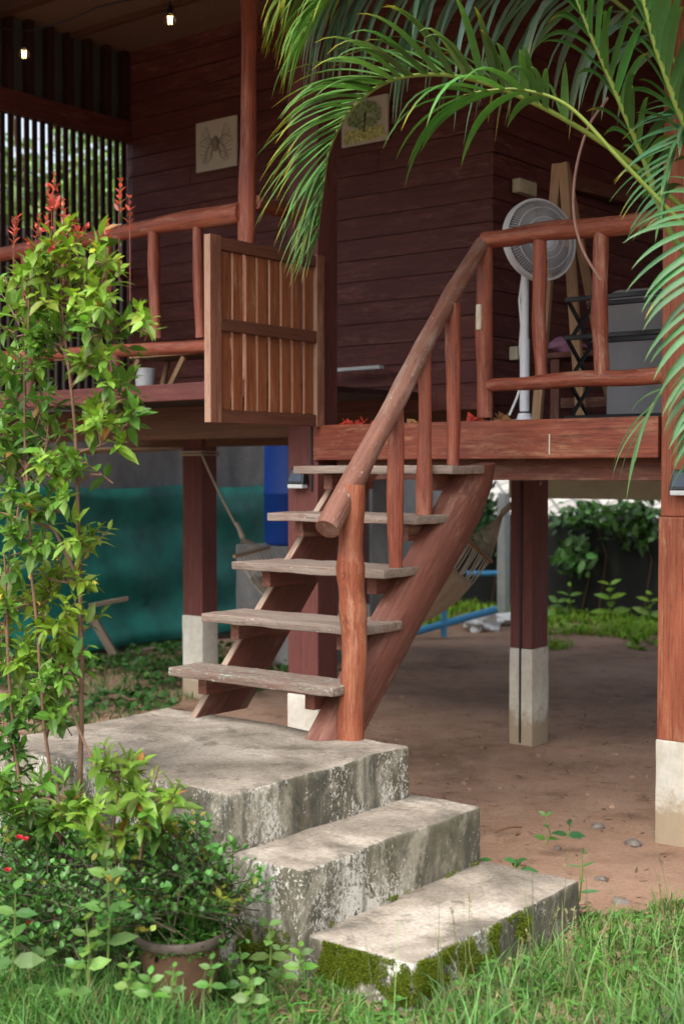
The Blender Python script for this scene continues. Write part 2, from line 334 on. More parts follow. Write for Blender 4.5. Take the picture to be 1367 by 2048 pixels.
# ================================================================== GROUND
gb=MB()
gx=np.concatenate([np.linspace(-45,-10,18),np.linspace(-9.8,2,150),np.linspace(3,30,14)]); gy=np.concatenate([np.linspace(-20,.5,12),np.linspace(.6,13,150),np.linspace(14,60,20)])
X,Y=np.meshgrid(gx,gy,indexing='ij'); Z=np.zeros(X.size)
for i,(x,y) in enumerate(zip(X.ravel(),Y.ravel())):
    Z[i]=.014*mnoise.noise(Vector((x*2.2,y*2.2,1)))+.02*mnoise.noise(Vector((x*.6,y*.6,5)))+.010*mnoise.noise(Vector((x*6,y*6,2)))-.012
I=np.arange(X.size).reshape(X.shape); gb.add(np.stack([X.ravel(),Y.ravel(),Z],1),f4=np.stack([I[:-1,:-1],I[1:,:-1],I[1:,1:],I[:-1,1:]],-1).reshape(-1,4)); gb.sm=True
tag(gb.build('ground',M['dirt']),kind='structure')
def gz(x,y): return .010*mnoise.noise(Vector((x*6,y*6,2)))+.014*mnoise.noise(Vector((x*2.2,y*2.2,1)))+.02*mnoise.noise(Vector((x*.6,y*.6,5)))-.012

# ================================================================== CONCRETE STEPS
cs=thing('concrete_steps','mossy whitewashed concrete garden steps leading up to the wooden staircase','steps',(-3.0,3.6,0))
b=MB(); b.rbox(-4.19,-2.905,3.085,4.06,-.05,.53,.014,.03,.006,5); b.build('landing',M['concrete'],cs)
b=MB(); b.rbox(-3.3,-2.62,3.098,4.10,-.05,.338,.014,.03,.006,5,3); b.build('step',M['concrete'],cs)
b=MB(); b.rbox(-2.9,-2.235,3.13,4.14,-.05,.13,.014,.03,.007,5,9); b.build('step',M['concrete'],cs)
# moss tufts growing on the lowest step
b=MB(); n=26000; r=rng.random
pa=np.stack([-2.66+.43*r(n),np.full(n,3.123),.128*r(n)],1); na=A([0,-1,.25])
pb=np.stack([np.full(n,-2.229),3.13+.66*r(n)**1.2,.128*r(n)],1); nb_=A([1,0,.25])
pc=np.stack([-2.93+.32*r(n//3),np.full(n//3,3.092),.005+.13*r(n//3)],1)
pd=np.stack([np.full(n//5,-2.613),3.1+.98*r(n//5),.13+.014*r(n//5)],1)
for pts,nn,th in ((pa,na,.06),(pb,nb_,.10),(pc,na,.36),(pd,nb_,.42)):
    f=A([mnoise.noise(Vector(p*9))+.5*mnoise.noise(Vector(p*25)) for p in pts]); 
    if pts is pb: f=f-(pts[:,1]-3.19)*.45
    f=f+.9*(pts[:,2]-.07)/.13*(pts is pa or pts is pb)*.4; k=f+.5*(r(len(pts))-.5)>th; pts=pts[k]; f=f[k]; m=len(pts); d=nn+rng.normal(0,.55,(m,3)); lift=nn*(-.004+.010*np.clip(f,0,1))[:,None]
    col=A([.115,.165,.016])[None]*(0.55+.9*r((m,1)))+A([.05,.035,0])[None]*r((m,1))
    b.leaves(pts+lift,d,rng.normal(0,1,(m,3)),.005+.005*r(m),.0035,col,.2,.1)
tag(b.build('moss',M['moss']),'bright green moss clinging to the sides of the lowest concrete step','moss',kind='stuff')

# ================================================================== WOODEN STAIRCASE
st=thing('wooden_staircase','red brown open wooden staircase with peeling treads and a log handrail','staircase',(-3.5,4.3,.53))
def prism_x(mb,poly,x0,x1):
    n=len(poly); v=[(x0,y,z) for y,z in poly]+[(x1,y,z) for y,z in poly]; d=A(poly[-1])-A(poly[0]); P=A(v); o=rng.random(3)*50
    dr=A([0,1,1])/2**.5; dp=A([0,1,-1])/2**.5; g=np.stack([P@dr,P@dp,P[:,0]],1)+o
    mb.add(v,g,fn=[list(range(n))[::-1],list(range(n,2*n))]+[[i,(i+1)%n,n+(i+1)%n,n+i] for i in range(n)])
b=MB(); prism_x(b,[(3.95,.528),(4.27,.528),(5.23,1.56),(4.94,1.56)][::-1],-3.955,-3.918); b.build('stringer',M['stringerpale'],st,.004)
# thick right-hand stringer: half-round log, sawn flat on the inner side
b=MB(); prof=[(-3.285,0,0),(-3.285,0,1)]
cent=[((3.90,.53),(4.19,.53)),((4.12,.76),(4.42,.76)),((4.34,.985),(4.65,.985)),((4.55,1.19),(4.85,1.17)),((4.72,1.36),(5.02,1.33)),((4.86,1.50),(5.11,1.48)),((4.90,1.565),(5.14,1.59))]
V=[];G=[];o=rng.random(3)*50; nseg=14
for k,(f_,k_) in enumerate(cent):
    f_=A([0,*f_]); k_=A([0,*k_])
    for j in range(nseg+1):
        a=math.pi*j/nseg; t=(1-math.cos(a))/2; depth=.115*math.sin(a)**.55*(1+.06*mnoise.noise(Vector((k*.7,j*.4,3))))
        p=f_+(k_-f_)*t; V.append((-3.285+depth,p[1],p[2])); G.append((k*.3,t*.3,depth))
    
m_=nseg+1; I=np.arange(len(V)).reshape(-1,m_); f=np.stack([I[:-1,:-1],I[1:,:-1],I[1:,1:],I[:-1,1:]],-1).reshape(-1,4)
fn=[[int(I[k,0]),int(I[k,-1]),int(I[k+1,-1]),int(I[k+1,0])] for k in range(len(cent)-1)]
b.add(V,A(G)+o,f4=f,fn=fn+[list(map(int,I[0])),list(map(int,I[-1][::-1]))]); b.sm=True; b.build('stringer',M['stringer'],st)
tx=[(-4.02,-3.145,3.895,4.12),(-4.02,-3.165,4.09,4.385),(-4.03,-3.20,4.29,4.62),(-4.02,-3.20,4.51,4.87),(-4.04,-3.16,4.715,4.99)]
for k,(x0,x1,y0,y1) in enumerate(tx):
    z=.53+.209*(k+1); b=MB(); b.rbox(x0,x1,y0,y1-.02,z-.036,z,.005,.03,.0035,9,k*7); b.build('tread',M['treadlow' if k==0 else 'tread'],st)
    for (xa,xb) in ((-3.91,-3.862),(-3.335,-3.287)):
        if k==4 and xa<-3.5: pass
        b=MB(); b.box(xa,xb,y0+.065,y0+.38,z-.108,z-.038); b.build('tread_bracket',M['stringer'],st,.003)
b=MB()
h0=A([-3.15,3.868,1.335]); h1=at(962,486,y=5.27); ts=np.linspace(0,1,30)
bow=lambda t:A([.005*math.sin(t*7),0,.008*math.sin(t*math.pi)+.003*math.sin(t*11)])
b.tube([h0+(h1-h0)*t+bow(t) for t in ts],[.046-.010*t+.0015*math.sin(t*17) for t in ts],18,wob=.10); b.build('handrail',M['handrail'],st)
b=MB(); zs=np.linspace(.525,1.50,26)
b.tube([(-3.147+.006*math.sin(z*9),4.02+.004*math.cos(z*7),z) for z in zs],[.050*(1+.20*math.exp(-((z-1.18)/.05)**2)+.14*math.exp(-((z-1.02)/.04)**2))-.004*(z-.5) for z in zs],16,wob=.14); b.build('newel_post',M['orangepost'],st)
for (x,y,z0) in ((-3.245,4.43,1.155),(-3.285,4.69,1.36),(-3.30,4.93,1.57)):
    t=(y-h0[1])/(h1[1]-h0[1]); zt=h0[2]+(h1[2]-h0[2])*t-.01; xt=x; zs=np.linspace(z0,zt,14)
    b=MB(); b.tube([(x+(xt-x)*(z-z0)/(zt-z0),y+.004*math.sin(z*8),z) for z in zs],[.031+.004*math.sin(z*7+y*5)+.003*math.exp(-((z-z0-.15)/.05)**2) for z in zs],14,wob=.12); b.build('baluster',M['rail'],st)

# ================================================================== HOUSE
L0=1.785; HF=2.0; CE=4.47
hs=thing('stilt_house','dark red timber house on stilts with a raised veranda and whitewashed footings','house',(-5.5,6.5,0))
def siding(mb,p0,p1,out,z0,z1,h=.129,seed=0):
    p0=A(p0);p1=A(p1);out=A(out); nrow=int((z1-z0)/h)+1; rr=random.Random(seed)
    for i in range(nrow):
        za=z0+i*h; zb=min(za+h-.008,z1+.02); t0=.0; 
        cuts=[0]+sorted([rr.uniform(.2,.8)] if rr.random()<.4 else [])+[1]
        for a,c in zip(cuts[:-1],cuts[1:]):
            A0=p0+(p1-p0)*(a+.0006); A1=p0+(p1-p0)*(c-.0006); w=rr.uniform(-.002,.002)
            lo=out*(.0085+w); hi=out*(.0055+w)
            q=[]
            for P_ in (A0,A1):
                q.append([A([*(P_+lo-out*.016),za]),A([*(P_+lo),za]),A([*(P_+hi),zb]),A([*(P_+hi-out*.016),zb])])
            mb.hexa([*q[0],*q[1]],2)
b=MB(); siding(b,(-7.12,6.5),(-4.08,6.5),(0,-1),HF+.06,CE,seed=2); b.box(-7.1,-4.085,6.505,6.56,HF,CE); b.build('front_wall',M['siding'],hs)
b=MB(); siding(b,(-4.08,6.48),(-4.08,9.0),(1,0),HF-.2,CE,seed=5); b.box(-4.14,-4.085,6.565,9.0,HF-.2,CE); b.build('side_wall',M['siding'],hs)
b=MB(); siding(b,(-4.06,9.0),(3.4,9.0),(0,-1),L0,CE,seed=8); b.build('end_wall',M['siding'],hs)  # unseen right end lengthened to darken the landing
b=MB(); b.box(-4.40,-4.055,6.40,6.478,1.90,2.03); b.box(-7.1,-4.40,6.40,6.478,1.90,2.03); b.build('sill',M['siding'],hs,.004)
# landing and its beam
b=MB(); b.box(-4.366,-2.484,5.25,5.31,1.607,L0-.002); lb_=b.build('landing_beam',M['beam'],hs,.005)
q=at(1098,868,y=5.249); b=MB(); b.box(q[0]-.0025,q[0]+.0025,5.2475,5.2495,q[2]-.09,q[2]); b.build('chalk_mark',M['paper'],lb_)
b=MB()
for i in range(22):
    y=5.315+i*.17; 
    b.box(-4.40 if y<6.3 else -4.06,3.4,y,y+.166,L0-.035,L0)
b.build('landing_floor',M['sidedark'],hs)  # boards run on out of view to darken the space underneath
b=MB(); b.box(-4.3,.5,5.36,5.46,1.51,1.63); b.box(-4.3,-1.3,6.9,7.0,1.60,1.74); b.build('floor_joist',M['stringer'],hs,.004)
b=MB(); b.box(-5.2,-1.0,8.50,8.56,1.355,1.60); b.build('rear_beam',M['beige'],hs,.004)
# veranda
b=MB(); b.box(-7.3,-4.47,4.85,4.91,1.912,HF-.002); b.build('veranda_beam',M['post'],hs,.004)
b=MB()
for i in range(10): b.box(-7.2,-4.45,4.915+i*.158,4.915+i*.158+.154,HF-.03,HF)
b.build('veranda_floor',M['sidedark'],hs)
b=MB(); b.box(-7.3,-4.555,5.30,5.42,1.73,1.91); b.box(-7.3,-4.2,6.63,6.75,1.72,1.93); b.build('floor_joist',M['under'],hs,.004)
b=MB(); 
for i in range(14): b.box(-7.12,-4.1,6.57+i*.18,6.745+i*.18,1.94,1.975)
b.build('room_floor',M['sidedark'],hs)
# ceiling and roof; low eave and unseen right end shaped to shade the house
b=MB(); b.box(-7.2,3.5,5.45,9.1,CE,CE+.02); b.build('ceiling',M['ceiling'],hs)
b=MB(); b.box(-7.3,-1.2,5.36,5.445,CE-.03,CE+.16); b.box(-7.2,-4.45,5.95,5.99,CE-.035,CE-.002); b.build('ceiling_beam',M['under'],hs,.004)
b=MB()
b.hexa([(-8,3.3,3.78),(4,3.3,3.78),(4,7.4,6.0),(-8,7.4,6.0),(-8,3.3,3.83),(4,3.3,3.83),(4,7.4,6.05),(-8,7.4,6.05)]); b.hexa([(-8,7.4,6.001),(4,7.4,6.001),(4,11,4.05),(-8,11,4.05),(-8,7.4,6.051),(4,7.4,6.051),(4,11,4.1),(-8,11,4.1)])
b.build('roof',M['greywall'],hs)
# posts
def post(x0,x1,y0,y1,zf,ztop,mat,zb=-.1,foot=True):
    b=MB(); b.box(x0,x1,y0,y1,zf,ztop); p=b.build('stilt_post',mat,hs,.006)
    if foot:
        b=MB(); b.rbox(x0-.004,x1+.004,y0-.004,y1+.004,zb,zf,.008,.05,.003,7,x0); b.build('footing',M['footing'],p)
    return p
post(-4.551,-4.35,5.27,5.432,.40,CE,M['post'])
post(-6.66,-6.475,6.6,6.75,.555,1.93,M['post'])
pm=post(-4.036,-3.892,6.62,6.80,.54,1.76,M['post'])
b=MB(); b.tube([(-3.965,6.614,z) for z in np.linspace(-.0,1.7,14)],.007,6); b.build('cable',M['blackp'],pm)
post(-2.476,-2.30,5.24,5.42,.42,1.36,M['orangepost']); b=MB(); b.box(-2.468,-2.30,5.245,5.42,1.361,CE); b.build('stilt_post',M['orangepost'],hs,.006)
post(-6.6,-6.45,8.3,8.46,.5,1.95,M['post']); 
b=MB(); zs=np.linspace(HF,CE+.1,30); lp=at(494,440,y=4.88)
b.tube([(lp[0]+.012*math.sin(z*2.1),4.885,z) for z in zs],[.041+.004*math.sin(z*5) for z in zs],14,wob=.12); b.build('log_post',M['rail'],hs)
b=MB(); b.tube([(-4.385,5.262,z) for z in (1.45,1.7,1.9)],.006,6); b.build('cable',M['blackp'],hs)
# slatted screen at the left end of the veranda
sx_=-7.07; b=MB()
for i in range(28):
    y=4.75+i*.0645; b.box(sx_-.006,sx_+.006,y,y+.037,HF,3.84)
for i in range(11):
    y=4.78+i*.165; b.box(sx_-.03,sx_+.03,y,y+.045,3.99,CE)
b.build('screen_slats',M['sidedark'],hs)
b=MB(); b.box(sx_-.035,sx_+.035,4.7,6.49,3.842,3.988); b.box(sx_-.03,sx_+.03,4.7,6.49,2.9,2.97); b.build('screen_rail',M['siding'],hs,.004)
b=MB(); b.box(sx_-.06,sx_-.05,4.7,6.49,3.99,CE); b.build('screen_panel',plain('dull_grey_sheet',(.10,.11,.10),.5,scale=3),hs)

# ================================================================== RAILINGS
def log(mb,pts,r,n=14,wob=.13,seg=18):
    P=A(pts,float); t=np.linspace(0,len(P)-1,seg); Q=np.stack([np.interp(t,np.arange(len(P)),P[:,i]) for i in range(3)],1)
    ph_=rng.random()*6; Q+=A([[0,0,.0035*math.sin(i*.75+ph_)] for i in range(seg)]); R=np.interp(t,np.arange(len(P)),np.broadcast_to(r,(len(P),)))
    R=R*(1+.03*np.sin(np.arange(seg)*.9+ph_)); mb.tube(Q,R,n,wob=wob)
rl=thing('log_railing','short red log railing on the landing edge in front of the white fan','railing',(-2.9,5.28,L0))
yr=5.285
b=MB(); log(b,[at(968,480,y=yr),at(1060,467,y=yr),at(1150,458,y=yr),at(1290,443,y=yr),at(1330,440,y=yr)],[.042,.042,.044,.043,.042]); b.build('top_rail',M['rail'],rl)
b=MB(); log(b,[at(976,772,y=yr),at(1060,765,y=yr),at(1200,757,y=yr),at(1345,749,y=yr)],[.03,.032,.036,.036]); b.build('bottom_rail',M['rail'],rl)
for px,r_ in ((1079,.030),(1200,.0335)):
    b=MB(); log(b,[at(px+3,752,y=yr),at(px-2,640,y=yr),at(px+1,472 if px<1100 else 462,y=yr)],[r_*.95,r_*1.05,r_],wob=.15); b.build('baluster',M['rail'],rl)
b=MB(); log(b,[at(969,837,y=yr-.002),at(967,650,y=yr),at(970,492,y=yr)],[.036,.039,.036]); nw=b.build('newel_post',M['rail'],rl)
lp_=at(957,634,y=yr-.04); b=MB(); b.rbox(lp_[0]-.014,lp_[0]+.014,lp_[1]-.01,lp_[1]+.012,lp_[2]-.06,lp_[2]+.06,.009,.02,0); b.box(lp_[0]-.005,lp_[0]+.005,lp_[1]-.012,lp_[1]-.008,lp_[2]-.015,lp_[2]+.02); b.build('latch_plate',M['cream'],nw)

yl=4.885
rv=thing('log_railing','long red log railing along the veranda front behind the red tipped shrub','railing',(-5.8,yl,HF))
b=MB(); log(b,[at(483,424,y=yl-.02),at(400,437,y=yl),at(300,455,y=yl),at(140,484,y=yl),at(0,510,y=yl),at(-200,545,y=yl)],[.050,.050,.043,.040,.04,.04]); b.build('top_rail',M['handrail'] if False else M['rail'],rv)
b=MB(); log(b,[at(480,690,y=yl),at(380,692,y=yl),at(270,701,y=yl),at(0,713,y=yl),at(-200,722,y=yl)],[.035,.034,.033,.035,.035]); b.build('bottom_rail',M['rail'],rv)
for px,r_ in ((308,.031),(396,.0275),(215,.029),(131,.029),(52,.029),(-40,.03)):
    t=(483-px)/343; b=MB(); log(b,[at(px+5,676,y=yl),at(px,560,y=yl),at(px-1,437+t*50,y=yl)],[r_*.9,r_,r_],wob=.16); b.build('baluster',M['rail'],rv)
for px in (231,60):
    b=MB(); log(b,[at(px,790,y=yl-.01),at(px,712,y=yl)],[.033,.033],seg=6); b.build('short_post',M['post'],rv)
b=MB(); p0=A([lp[0],4.9,3.0]); log(b,[at(508,405,y=4.9),at(572,424,y=5.27)],[.036,.036],seg=8); b.build('side_rail',M['rail'],rv)

# ================================================================== GATE (open, swung towards the garden)
ga=thing('wooden_gate','open orange brown slatted wooden gate hinged on the house post','gate',(-4.32,4.85,1.79))
gX=-4.31; gy0=at(421,847,x=gX)[1]; gy1=at(649,845,x=gX)[1]; gz0=1.775; gz1=2.635
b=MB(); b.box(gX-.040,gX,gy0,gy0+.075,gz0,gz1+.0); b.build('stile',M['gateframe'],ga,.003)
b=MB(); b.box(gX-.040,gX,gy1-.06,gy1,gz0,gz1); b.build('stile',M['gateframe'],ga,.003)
for (za,zb) in ((gz0,gz0+.06),(gz1-.062,gz1-.005)):
    b=MB(); b.box(gX-.037,gX-.004,gy0+.077,gy1-.062,za,zb); b.build('cross_rail',M['gaterail'],ga,.003)
b=MB(); m0=at(437,648,x=gX)[2]; m1=at(632,674,x=gX)[2]
b.hexa([(gX-.018,gy0+.077,m0-.028),(gX+.0,gy0+.077,m0-.028),(gX+.0,gy1-.062,m1-.028),(gX-.018,gy1-.062,m1-.028),(gX-.018,gy0+.077,m0+.03),(gX+.0,gy0+.077,m0+.03),(gX+.0,gy1-.062,m1+.03),(gX-.018,gy1-.062,m1+.03)]); b.build('cross_rail',M['gaterail'],ga,.002)
ns=8; wy=(gy1-.062-gy0-.077)/ns
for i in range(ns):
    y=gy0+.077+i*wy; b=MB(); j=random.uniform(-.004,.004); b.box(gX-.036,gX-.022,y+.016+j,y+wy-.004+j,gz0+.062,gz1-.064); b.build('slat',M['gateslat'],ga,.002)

# ================================================================== PICTURES, BULBS, BOXES ON THE WALL
def picture(px0,px1,py0,py1,label,kind):
    y=6.468; a=at(px0,(py0+py1)/2,y=y); c=at(px1,(py0+py1)/2,y=y); zt=at((px0+px1)/2,py0,y=y)[2]; zb=at((px0+px1)/2,py1,y=y)[2]
    x0,x1=a[0],c[0]; t=thing('wall_picture',label,'picture',((x0+x1)/2,y,zb))
    b=MB(); b.box(x0,x1,y-.002,y+.014,zb,zt); b.build('board',M['paper'],t,.002)
    cx,cz=(x0+x1)/2,(zb+zt)/2; w,h=(x1-x0),(zt-zb); b=MB()
    if kind=='ink':
        for s in (-1,1):
            for k in range(13):
                a0=-1.3+k*.21; q=[]
                for u in np.linspace(0.06,1,9): q.append((cx+s*w*(.05+.36*u*abs(math.cos(a0))**.6*(.6+.4*u)),y-.004,cz+h*.38*math.sin(a0)*u**(.7+.05*k)+.012*math.sin(u*9+k)))
                b.tube(q,.0016 if k%2 else .0026,5)
        b.lathe([(0,-.05),(.022,-.03),(.03,0),(.02,.04),(0,.06)],(cx,y-.003,cz),10)
        o=b.build('drawing',plain('ink_line',(.30,.28,.24),.9),t)
    else:
        n=900; ang=r(n)*6.28; rad=np.sqrt(r(n)); px_=cx+w*.36*rad*np.cos(ang); pz=cz+h*.12+h*.30*rad*np.sin(ang); k=A([mnoise.noise(Vector((a_*40,0,c_*40)))>-.15 for a_,c_ in zip(px_,pz)])
        P_=np.stack([px_,y-.004-.002*r(n),pz],1)[k]; m=len(P_); d=rng.normal(0,1,(m,3)); d[:,1]=0
        b.leaves(P_,d,np.tile([0,-1.,0],(m,1)),.018,.012,A([.30,.42,.2])*(.5+r((m,1))),0,0)
        n=500; P_=np.stack([cx+w*.42*(2*r(n)-1),y-.004-.002*r(n),cz-h*.30+h*.07*rng.normal(0,1,n).clip(-1.6,1.6)],1); d=rng.normal(0,1,(n,3)); d[:,1]=0
        b.leaves(P_,d,np.tile([0,-1.,0],(n,1)),.02,.014,A([.6,.62,.25])*(.5+r((n,1))),0,0)
        b.tube([(cx,y-.004,cz-h*.25),(cx+.01,y-.004,cz+.05)],.006,6,c=(.03,.02,.012))
        b.build('drawing',leafmat('print_ink',0.,.8,.1),t)
picture(392,473,238,338,'square pale print of a symmetrical ink drawing, hung beside the round log post','ink')
picture(683,775,196,287,'square print of a bushy green tree, hung on the wall under the palm frond','tree')
def bulb(px,py,label):
    p=at(px,py,y=5.30); R_=.033; t=thing('hanging_bulb',label,'light bulb',p,'string light bulbs under the eave')
    b=MB(); prof=[(.001,-R_)]+[(R_*math.sin(a),-R_*math.cos(a)) for a in np.linspace(.3,2.5,12)]+[(.014,.035)]; b.lathe(prof,p,20); b.build('glass',M['glass'],t)
    b=MB(); b.tube([p+A([math.cos(a)*.008,math.sin(a)*.008,-.014+.03*(i%2)]) for i,a in enumerate(np.linspace(0,6.28,9))],.0012,5); b.build('filament',M['filament'],t)
    b=MB(); b.lathe([(0,.085),(.013,.083),(.017,.06),(.017,.034),(.012,.032),(0,.032)],p,16); b.build('socket',M['blackp'],t)
    b=MB(); b.tube([p+A([0,0,.08]),p+A([0,0,.14])],.004,6); b.build('hanger',M['blackp'],t); return p
p1=bulb(48,108,'clear glowing bulb hanging in front of the dark slatted screen'); p2=bulb(340,40,'clear glowing bulb hanging from the middle of the woven ceiling edge')
b=MB()
def sagline(a,c,s,n=12): return [a+(c-a)*t+A([0,0,-4*s*t*(1-t)]) for t in np.linspace(0,1,n)]
a0=at(-60,40,y=5.35); c0=p1+A([0,0,.14]); c1=at(190,15,y=5.35); c2=p2+A([0,0,.14]); c3=at(520,-60,y=5.3)
for q,w in (((a0,c0),.01),((c0,c1),.02),((c1,c2),-.01),((c2,c3),.02)): b.tube(sagline(*q,w),.005,6)
tag(b.build('light_cable',M['blackp'],origin=c0),'black cable carrying the hanging bulbs along the ceiling','cable')
def wbox(px0,px1,py0,py1,label):
    xw=-4.056; a=at(px0,(py0+py1)/2,x=xw); c=at(px1,(py0+py1)/2,x=xw); zt=at((px0+px1)/2,py0,x=xw)[2]; zb=at((px0+px1)/2,py1,x=xw)[2]
    t=thing('socket_box',label,'socket box',(xw,(a[1]+c[1])/2,zb)); b=MB(); b.box(xw-.01,xw+.045,a[1],c[1],zb,zt); b.build('housing',M['cream'],t,.006)
    b=MB(); b.box(xw+.0452,xw+.049,a[1]+.02,c[1]-.02,zb+.02,zt-.02); b.build('cover',M['cream'],t,.002)
wbox(1026,1060,362,390,'cream switch box on the side wall just above the fan head'); wbox(1020,1038,694,721,'cream socket box low on the side wall beside the fan pole')
b=MB(); q0=at(1135,362,x=-4.0); q1=at(1262,398,x=-4.0); b.bar(q0,q1,.06,.09); tag(b.build('hanging_plank',M['stringer'],None,.004,origin=q0),'rough brown plank fixed along the dark side wall behind the fan','plank')
b=MB(); q0=at(664,741,y=6.36); q1=at(763,734,y=6.36); b.bar(q0,q1,.05,.022); tag(b.build('white_strip',M['white'],None,.004,origin=q0),'narrow white strip lying on the wall sill behind the handrail','strip')

# ================================================================== FAN
fb=at(1048,835,y=5.75); fx,fy=fb[0],5.75; hd=at(1078,480,y=5.68)
fa=thing('standing_fan','tall pale grey standing fan on the landing behind the short railing','fan',(fx,fy,L0))
b=MB(); b.lathe([(0,.0),(.17,.0),(.175,.006),(.15,.012),(.04,.02),(.03,.05),(0,.05)],(fx,fy,L0+.001),28); b.build('base',M['fan'],fa)
b=MB(); b.tube([(fx,fy,L0+.06),(fx,fy,2.2)],.024,16); b.tube([(fx,fy,2.2),(fx,fy,hd[2]-.13)],.019,16); b.build('pole',M['fan'],fa)
ax=A([-CF[0],-CF[1],0])*.86+A([CR[0],CR[1],0])*.42+A([0,0,.10]); ax/=np.linalg.norm(ax)
u_=np.cross(ax,(0,0,1.)); u_/=np.linalg.norm(u_); w_=np.cross(u_,ax); RF=.192
b=MB(); b.lathe([(0,-.16),(.04,-.16),(.062,-.13),(.066,-.05),(.05,-.02),(0,-.02)],hd,20,ax); b.tube([hd-ax*.09,A([fx,fy,hd[2]-.14])],.026,10); b.build('motor',M['fan'],fa)
b=MB()
def ring(rad,h,t): b.tube([hd+ax*h+(u_*math.cos(a)+w_*math.sin(a))*rad for a in np.linspace(0,2*math.pi,49)],t,5,False)
for rad,h in ((.065,.058),(.10,.055),(.15,.042)): ring(rad,h,.0022)
for i in range(84):
    a=2*math.pi*i/84; e=u_*math.cos(a)+w_*math.sin(a)
    b.tube([hd+ax*.058+e*.05,hd+ax*.056+e*.10,hd+ax*.042+e*.15,hd+ax*.02+e*.183,hd+e*RF],.0013,4,False)
    b.tube([hd+e*RF,hd-ax*.04+e*.17,hd-ax*.07+e*.10,hd-ax*.075+e*.05],.0013,4,False)
b.build('grille',M['fan'],fa)
b=MB(); b.lathe([(RF-.004,-.022),(RF+.008,-.02),(RF+.009,.016),(RF-.003,.02),(RF-.004,-.022)],hd,48,ax); b.build('grille_band',M['fan'],fa)
b=MB(); b.lathe([(0,.066),(.04,.064),(.05,.058),(.05,.05),(0,.05)],hd,24,ax); b.build('cap',M['fan'],fa)
for k in range(4):
    b=MB(); V=[];f4=[]
    for i in range(9):
        for j in range(6):
            rr_=.03+.145*i/8; a=k*math.pi/2+(.1+1.25*j/5)*(1 if i else .8); V.append(hd+ax*(.005+.035*(j/5-.5))+(u_*math.cos(a)+w_*math.sin(a))*rr_)
    for i in range(8):
        for j in range(5): f4.append((i*6+j,i*6+j+1,(i+1)*6+j+1,(i+1)*6+j))
    b.add(V,f4=f4); b.sm=True; o=b.build('blade',M['greypanel'],fa); sm_=o.modifiers.new('thick','SOLIDIFY'); sm_.thickness=.003
b=MB(); cp=[at(1043,560,y=5.74),at(1038,600,y=5.74),at(1042,650,y=5.74),at(1039,690,y=5.74),at(1044,760,y=5.74),at(1033,795,y=5.72),at(1018,830,y=5.68)]
b.tube(cp,.006,6); b.build('cord',M['white'],fa)

# ================================================================== RACK AND THINGS STANDING ON THE LANDING
rk=thing('folding_rack','black metal folding rack standing on the landing behind the short railing','rack',(-2.9,5.6,L0))
ry0,ry1=5.52,5.74; rx0=at(1130,600,y=ry0)[0]; rx1=-2.42
zT=at(1130,600,y=ry0)[2]; zM=at(1130,676,y=ry0)[2]; zB=L0+.012
for z in (zT,zM,zB):
    for y in (ry0,ry1):
        b=MB(); b.box(rx0,rx1,y-.012,y+.012,z-.011,z+.011); b.build('rail',M['black'],rk,.003)
zz=[zT,(zT+zM)/2*0+zM,zM-(zT-zM),zB]
for xs in (rx0+.012,rx1-.03):
    b=MB(); zs=np.linspace(zT,zB,4)
    for i in range(3):
        b.bar((xs,ry0,zs[i]),(xs,ry1,zs[i+1]),.014,.014,(1,0,0)); b.bar((xs+.016,ry1,zs[i]),(xs+.016,ry0,zs[i+1]),.014,.014,(1,0,0))
    b.build('scissor_frame',M['black'],rk)
b=MB(); q=at(1212,760,y=6.1); x0=q[0]; zt=at(1250,578,y=6.1)[2]; pts=[(x0,L0),(x0+.6,L0),(x0+.6,zt-.01),(x0+.06,zt)]+[(x0+.06-.06*math.sin(a),zt-.06+.06*math.cos(a)) for a in (.5,1.0,1.57)]
b.add([(x,6.1,z) for x,z in pts]+[(x,6.13,z) for x,z in pts],fn=[list(range(len(pts)))[::-1],list(range(len(pts),2*len(pts)))]+[[i,(i+1)%len(pts),len(pts)+(i+1)%len(pts),len(pts)+i] for i in range(len(pts))])
tag(b.build('storage_board',M['greypanel'],None,.004,origin=(x0,6.1,L0),smooth=False),'pale grey plastic board with a rounded corner standing behind the black rack','board')
tp=thing('pole_stand','tan wooden poles joined at the top and splayed apart behind the fan','pole stand',(-3.4,6.1,L0))
top=at(1114,335,y=6.05)
for px,yy in ((1072,6.0),(1163,6.05)):
    b=MB(); q=at(px,838,y=yy); q[2]=L0; b.bar(q,top+A([.0 if px<1100 else .035,0,.02]),.05,.03,(0,1,0)); b.build('leg',M['tan'],tp,.003)
b=MB(); b.bar((top[0]+.1,6.5,L0),top+A([.02,.05,0]),.05,.03,(1,0,0)); b.build('leg',M['tan'],tp,.003)
bn=thing('wooden_bench','brown wooden bench behind the fan and rack with cloth on it','bench',(-3.0,6.35,L0))
b=MB(); zc=at(1150,702,y=6.25)[2]; b.box(-3.62,-2.5,6.25,6.6,zc-.03,zc); b.build('seat',M['stringer'],bn,.004)
for x in (-3.58,-2.56):
    b=MB(); b.box(x,x+.05,6.27,6.32,L0,zc-.032); b.build('leg',M['stringer'],bn); 
b=MB(); b.box(-3.52,-2.57,6.27,6.30,L0+.10,L0+.15); b.build('stretcher',M['stringer'],bn)
